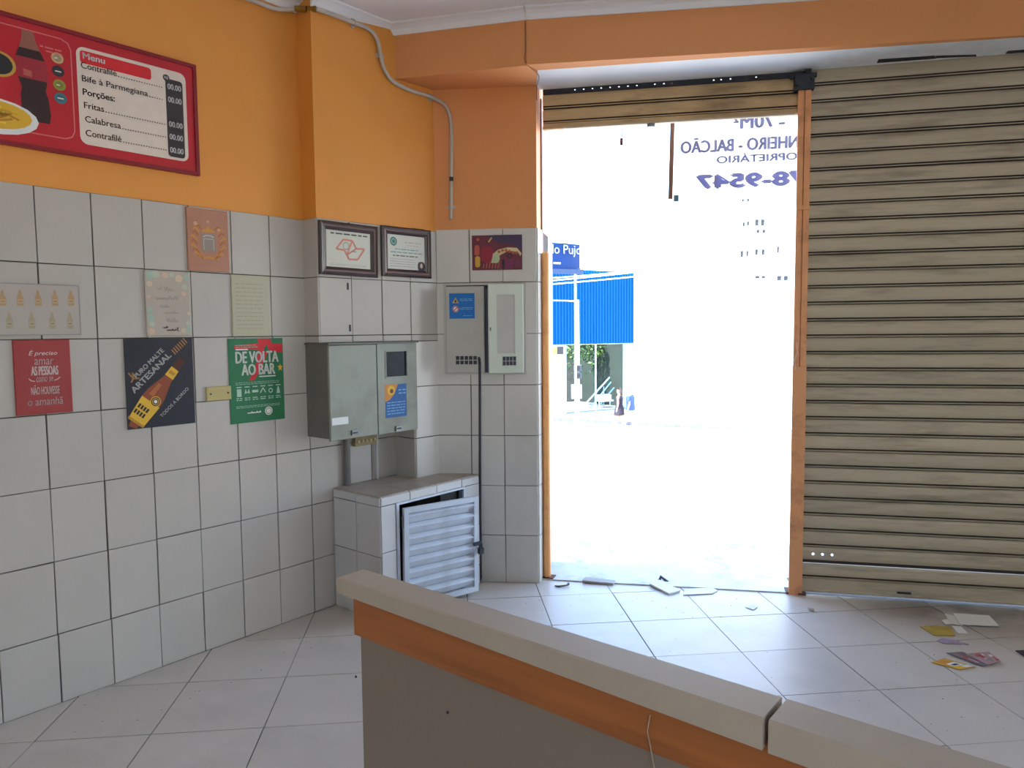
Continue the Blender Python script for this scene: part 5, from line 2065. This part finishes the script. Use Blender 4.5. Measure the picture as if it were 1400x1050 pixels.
for px in (800, 812, 824):
    x0, z0 = BB.pix(px, 572 - (px - 800), -1.0)
    x1, z1 = BB.pix(px, 556 - (px - 800) * 1.15, -1.0)
    b = B()
    b.tube([(x0, 0, z0 - .3), (x1, 0, z1)], .02, 6)
    build('baluster', b, M_RAIL, st)
x0, z0 = BB.pix(822, 572, -.6)
x1, z1 = BB.pix(838, 557, -.6)
cr = thing('display_stand', 'low white display stand behind the shop pane near the walkers', 'stand', BB.at(x0, -.6, ZFS + .05))
b = B()
b.box(0, x1 - x0, 0, .5, .30, .36)
b.box(.05, x1 - x0 - .1, .05, .45, .36, .62)
build('top', b, M_WB, cr)
for x in (.03, x1 - x0 - .03):
    b = B()
    b.tube([(x, .25, 0), (x, .25, .3)], .025, 6)
    build('leg', b, M_WB, cr)

# white building beyond the shop and an apartment tower
WBP = Plane((BB.w(xr + .02).x, BB.w(xr + .02).y, 0), math.radians(4))
wbd = thing('white_building', 'long low white building beside the blue shop across the street', 'building', WBP.M)
zwt = WBP.pix(960, 395)[1]
b = B()
b.box(0, 14, 0, 6, ZFS - .1, zwt)
build('wall', b, M_WB, wbd)
b = B()
b.box(-.0, 14.05, -.08, 6.05, zwt, zwt + .18)
build('parapet', b, M_WB, wbd)
for q in range(3):
    b = B()
    x = 1.6 + 3.4 * q
    b.box(x, x + 2.2, -.03, .0, ZFS, ZFS + 2.4)
    for k in range(9):
        b.box(x, x + 2.2, -.05, -.03, ZFS + .1 + .26 * k, ZFS + .16 + .26 * k)
    build('shop_shutter', b, flat('white_shutter', (206, 210, 214)), wbd)
TWP = Plane((2.0, 66.0, 0), math.radians(-4))
tw = thing('apartment_tower', 'tall white apartment tower far beyond the doorway, faint in the glare', 'building', TWP.M)
x0, x1 = TWP.pix(940, 300)[0], TWP.pix(1100, 300)[0]
b = B()
b.box(x0, x1 + 4, 0, 9, -3, 30)
build('wall', b, mat('tower_render', (228, 228, 226), rough=.9, var=.02), tw)
M_TW = mat('tower_window_glass', (46, 52, 56), rough=.5, var=.2, scale=2, spec=.2)
M_TEAL = mat('teal_balcony_glass', (150, 200, 200), rough=.3)
win = [(1032, 300, 5, 9), (1040, 300, 5, 9), (1034, 314, 4, 5), (1042, 314, 4, 5), (1012, 343, 4, 9), (1020, 343, 3, 8), (1032, 341, 4, 8), (1041, 341, 4, 8), (1062, 337, 3, 9), (1032, 377, 6, 4), (1041, 377, 5, 4), (1062, 377, 6, 7), (1071, 377, 6, 7), (1015, 304, 3, 6), (1021, 303, 3, 6), (1014, 271, 3, 5), (1021, 271, 3, 5), (1032, 262, 5, 8), (1041, 262, 5, 8)]
for px, py, ww, hh in win:
    a0, c0 = TWP.pix(px, py + hh)
    a1, c1 = TWP.pix(px + ww, py)
    b = B()
    t = .05
    for e in ((a0 - t, a0, c0 - t, c1 + t), (a1, a1 + t, c0 - t, c1 + t), (a0, a1, c1, c1 + t), (a0, a1, c0 - t, c0)):
        b.box(e[0], e[1], -.10, 0, e[2], e[3])
    fr_ = build('window', b, M_WB, tw)
    b = B()
    b.box(a0, a1, -.04, .0, c0, c1)
    build('pane', b, M_TW, fr_)
for px, py, ww, hh in ((968, 298, 16, 7), (968, 318, 16, 5), (963, 338, 20, 5)):
    a0, c0 = TWP.pix(px, py + hh)
    a1, c1 = TWP.pix(px + ww, py)
    b = B()
    b.box(a0, a1, -.9, -.84, c0, c1)
    b.box(a0, a1, -.9, 0, c0 - .15, c0)
    build('balcony', b, M_TEAL, tw)

# pedestrian signal pole
sp = ground(790, 582, ZFS)
sg = thing('traffic_signal', 'white signal pole with a pedestrian signal head in front of the blue shop', 'traffic signal', T(sp))
pd = sp.y
zpix = lambda py, D: 1.5 + D * (ray(790, py).z / ray(790, py).y)
M_WPOLE = mat('white_pole_paint', (226, 226, 222), rough=.5, var=.03)
b = B()
ztop = zpix(410, pd) - ZFS
b.tube([(0, 0, 0), (0, 0, ztop * .45), (0, 0, ztop)], [.085, .075, .065], 10)
build('pole', b, M_WPOLE, sg)
b = B()
b.tube([(0, 0, ztop - .06), (-.4, 0, ztop - .03), (-2.6, 0, ztop + .02)], [.03, .022, .02], 8)
build('arm', b, M_WPOLE, sg)
for py in (503, 513):
    zz = zpix(py, pd) - ZFS
    b = B().use(mat('signal_grey', (54, 60, 66), rough=.6))
    b.cbox(-.17, .13, -.30, -.06, zz - .13, zz + .13, .03)
    b.use(P_BLACK)
    b.disc(-.02, zz, .09, -.302)
    b.use(MATS['signal_grey'])
    b.extr([(-.36, zz + .09), (-.36, zz + .115), (-.30, zz + .115), (-.30, zz + .09)], -.13, .09)
    build('signal_head', b, None, sg)
b = B()
zz = zpix(535, pd) - ZFS
b.cbox(-.26, .14, -.22, -.06, zz - .28, zz + .28, .06)
build('control_box', b, M_WPOLE, sg)

# street-name sign nearer, on a thin pole
NSP = Plane((0.75, 10.6, 0), math.radians(24))
ns = thing('street_name_sign', 'curved dark blue street-name sign with white lettering beyond the guard rail', 'sign', NSP.M)
x0, z0 = NSP.pix(735, 372)
x1, z1 = NSP.pix(795, 334)
M_SIGN = mat('sign_blue', (12, 46, 96), rough=.6, spec=.2, var=.04)
b = B()
nn = 12
pr = []
for q in range(nn + 1):
    t = q / nn
    x = x0 - .25 + (x1 - x0 + .25) * t
    pr.append((x, .10 * (2 * t - 1) ** 2 - .05))
for (xa, ya), (xb, yb_) in zip(pr, pr[1:]):
    b.raw([(xa, ya, z0), (xb, yb_, z0), (xb, yb_, z1), (xa, ya, z1), (xa, ya + .012, z0), (xb, yb_ + .012, z0), (xb, yb_ + .012, z1), (xa, ya + .012, z1)],
          [(0, 1, 2, 3), (7, 6, 5, 4), (3, 2, 6, 7), (0, 4, 5, 1)])
b.raw([(pr[-1][0], pr[-1][1], z0), (pr[-1][0], pr[-1][1] + .012, z0), (pr[-1][0], pr[-1][1] + .012, z1), (pr[-1][0], pr[-1][1], z1)], [(0, 1, 2, 3)])
build('plate', b, M_SIGN, ns)
b = B().use(P_WHITE)
ta, tb_ = NSP.pix(741, 350.5), NSP.pix(797, 336.5)
b.text('ndo Pujol', ta[0], ta[1], x1 - .004, tb_[1], -.056, .004)
ya = NSP.pix(746, 361)[1]
b.dashes(NSP.pix(746, 361)[0], NSP.pix(764, 361)[0], ya, .035, -.056, random.Random(1))
build('lettering', b, None, ns)
b = B()
zr = NSP.pix(760, 368)[1]
b.box(x0 - .25, x1 - .0, -.062, -.05, z0 - .02, zr - .0)
b.box(x0 - .25, x1, .03, .05, zr - .03, zr + .03)
build('bracket_rail', b, mat('dark_sign_rail', (32, 56, 92), rough=.5), ns)
b = B()
px_ = NSP.pix(790.5, 380)[0]
gzp = gz((NSP.w(px_) - RD.o).dot(OUT)) - .10
b.tube([(px_, .085, gzp), (px_, .085, z1 - .02)], .017, 8)
build('pole', b, mat('grey_white_pole', (206, 202, 196), rough=.5), ns)

# overhead cables
M_CAB = mat('pale_cable_sheath', (214, 216, 218), rough=.6)
for q, (D, a, c, r) in enumerate(((21, (700, 388.5), (1100, 343), .020), (22, (700, 384), (1100, 346), .018), (24, (700, 393), (1100, 352), .022))):
    A, Cc = EYE + ray(*a) * D, EYE + ray(*c) * D
    dlt = Cc - A
    b = B()
    path = [A + dlt * t + Vector((0, 0, -.5 * (1 - (2 * t - 1) ** 2) * 0.12)) for t in [i / 10 for i in range(-10, 21)]]
    b.tube(path, r, 6)
    build('overhead_cable', b, M_CAB, None, ID, label=('middle of three thin pale overhead cables crossing before the blue fascia', 'uppermost of three thin pale overhead cables crossing before the blue fascia', 'lowest of three thin pale overhead cables crossing before the blue fascia')[q], cat='cable', group='overhead cables across the street')

# ================================================================ PEOPLE ON THE FAR SIDEWALK
def skin(name, chains, m, parent, sub=2, M=None):
    """chains: list of lists of (x, y, z, radius); the first point of later chains may repeat an earlier point to join there"""
    vs, es, rs, idx = [], [], [], {}
    for ch in chains:
        prev = None
        for x, y, z, r in ch:
            k = (round(x, 4), round(y, 4), round(z, 4))
            if k not in idx:
                idx[k] = len(vs)
                vs.append((x, y, z))
                rs.append(r)
            i = idx[k]
            if prev is not None:
                es.append((prev, i))
            prev = i
    me = bpy.data.meshes.new(name)
    me.from_pydata(vs, es, [])
    me.materials.append(m)
    o = link(name, me, parent, M)
    md = o.modifiers.new('skin', 'SKIN')
    md.use_smooth_shade = True
    sv = me.skin_vertices[0].data if me.skin_vertices else None
    if sv is None:
        import bmesh
        bm = bmesh.new()
        bm.from_mesh(me)
        bm.verts.layers.skin.verify()
        bm.to_mesh(me)
        bm.free()
        sv = me.skin_vertices[0].data
    for i, r in enumerate(rs):
        rr = r if isinstance(r, tuple) else (r, r)
        sv[i].radius = rr
        sv[i].use_root = i == 0
    s2 = o.modifiers.new('sub', 'SUBSURF')
    s2.levels = s2.render_levels = sub
    return o


SKIN1 = mat('skin_tan', (206, 152, 122), rough=.6, var=.05)
SKIN2 = mat('skin_fair', (226, 190, 168), rough=.6, var=.05)


def walker(pos, heading, label, H, skin_m, stride, top, hair, female):
    """a walking person, facing local +x"""
    t = thing('person', label, 'person', T(pos) @ RZ(heading))
    k = H / 1.65
    s = stride
    pel = (0, 0, .88, (.115, .13))
    hipL, hipR = (0, .085, .84, .085), (0, -.085, .84, .085)
    ch = [[pel, (0, 0, 1.0, (.10, .12)), (.01, 0, 1.15, (.11, .14)), (.01, 0, 1.28, (.11, .155)), (.01, 0, 1.37, (.06, .075)), (.02, 0, 1.42, (.047, .05)), (.04, 0, 1.475, (.068, .06)), (.045, 0, 1.54, (.088, .072)), (.035, 0, 1.60, (.06, .055))],
          [pel, hipL, (.11 * s, .085, .46, .052), (.17 * s, .085, .26, .045), (.20 * s, .085, .085, .032), (.22 * s, .085, .035, .034), (.33 * s, .09, .022, .026)],
          [pel, hipR, (.04 * s, -.085, .46, .052), (-.13 * s, -.085, .28, .045), (-.27 * s, -.085, .13, .032), (-.29 * s, -.085, .07, .034), (-.20 * s, -.09, .022, .026)],
          [(.01, 0, 1.28, (.11, .155)), (.01, .175, 1.31, .05), (-.03 * s, .21, 1.06, .038), (.02 * s, .22, .83, .028), (.04 * s, .215, .75, .03), (.06 * s, .21, .69, .016)],
          [(.01, 0, 1.28, (.11, .155)), (.01, -.175, 1.31, .05), (.05 * s, -.21, 1.06, .038), (.14 * s, -.21, .85, .028), (.17 * s, -.205, .78, .03), (.20 * s, -.20, .72, .016)]]
    ch = [[(x * k, y * k, z * k, tuple(v * k for v in r) if isinstance(r, tuple) else r * k) for x, y, z, r in c] for c in ch]
    skin('body', ch, skin_m, t)

    def lathe_ell(name, prof, m, ey=1.25):
        vs, fs, n = [], [], 18
        for r, z, cx in prof:
            for q in range(n):
                a = 2 * math.pi * q / n
                vs.append((cx + r * math.cos(a), r * ey * math.sin(a), z))
        for i in range(len(prof) - 1):
            for q in range(n):
                fs.append((i * n + q, i * n + (q + 1) % n, (i + 1) * n + (q + 1) % n, (i + 1) * n + q))
        bb = B()
        bb.raw([Vector(v) * k for v in vs], fs)
        bb.smooth = True
        return build(name, bb, m, t)

    if female:
        lathe_ell('dress', [(.215, .60, .02), (.20, .72, .01), (.165, .88, 0), (.125, 1.02, 0), (.14, 1.18, .01), (.145, 1.28, .01), (.10, 1.36, .01)], top)
        hp = [[(-.02, 0, 1.60, .055), (.02, 0, 1.63, .06)], [(-.02, 0, 1.60, .055), (-.05, 0, 1.53, .065), (-.065, 0, 1.44, .055), (-.06, 0, 1.36, .04)]]
    else:
        lathe_ell('shirt', [(.165, .80, 0), (.155, .95, 0), (.150, 1.1, .01), (.155, 1.26, .01), (.10, 1.37, .01)], top)
        for sy in (-1, 1):
            bb = B()
            bb.tube([Vector((.01, sy * .15, 1.32)) * k, Vector((.0, sy * .20, 1.2)) * k, Vector((.01, sy * .215, 1.12)) * k], [.075 * k, .068 * k, .06 * k], 10)
            build('sleeve', bb, top, t)
        lathe_ell('shorts', [(.15, .50, .02), (.155, .65, .01), (.15, .84, 0), (.13, .90, 0)], flat('pale_shorts', (214, 206, 196)))
        hp = [[(-.03, 0, 1.58, .05), (.02, 0, 1.635, .06)], [(-.03, 0, 1.58, .05), (-.045, 0, 1.51, .05)]]
    skin('hair', [[(x * k, y * k, z * k, r * k) for x, y, z, r in c] for c in hp], hair, t, 1)
    for x, y in ((.27 * s, .088), (-.24 * s, -.088)):
        bb = B()
        vs, n = [], 8
        for zz, sc in ((0, 1.0), (.03, 1.0), (.06, .7)):
            for q in range(n):
                a = 2 * math.pi * q / n
                vs.append(Vector((x + .125 * sc * math.cos(a), y + .042 * sc * math.sin(a), zz)) * k)
        bb.raw(vs, [tuple(reversed(range(n))), tuple(range(2 * n, 3 * n))] + [(i * n + q, i * n + (q + 1) % n, (i + 1) * n + (q + 1) % n, (i + 1) * n + q) for i in range(2) for q in range(n)])
        build('shoe', bb, flat('dark_shoe', (60, 56, 60)), t)
    return t


p1_ = ground(847, 588.5, ZFS)
walker(p1_, math.radians(150), 'person in a sleeveless dark dress walking along the far sidewalk', 1.62, SKIN1, 1.0, mat('dark_dress', (30, 24, 36), rough=.7, var=.1), mat('dark_hair', (60, 44, 36), rough=.6), True)
p2_ = ground(862, 590, ZFS)
walker(p2_, math.radians(150), 'person in a blue shirt and pale shorts striding behind the one in a dress', 1.68, SKIN2, 1.25, mat('blue_shirt', (44, 66, 140), rough=.7, var=.08), mat('grey_hair', (150, 132, 116), rough=.6), False)
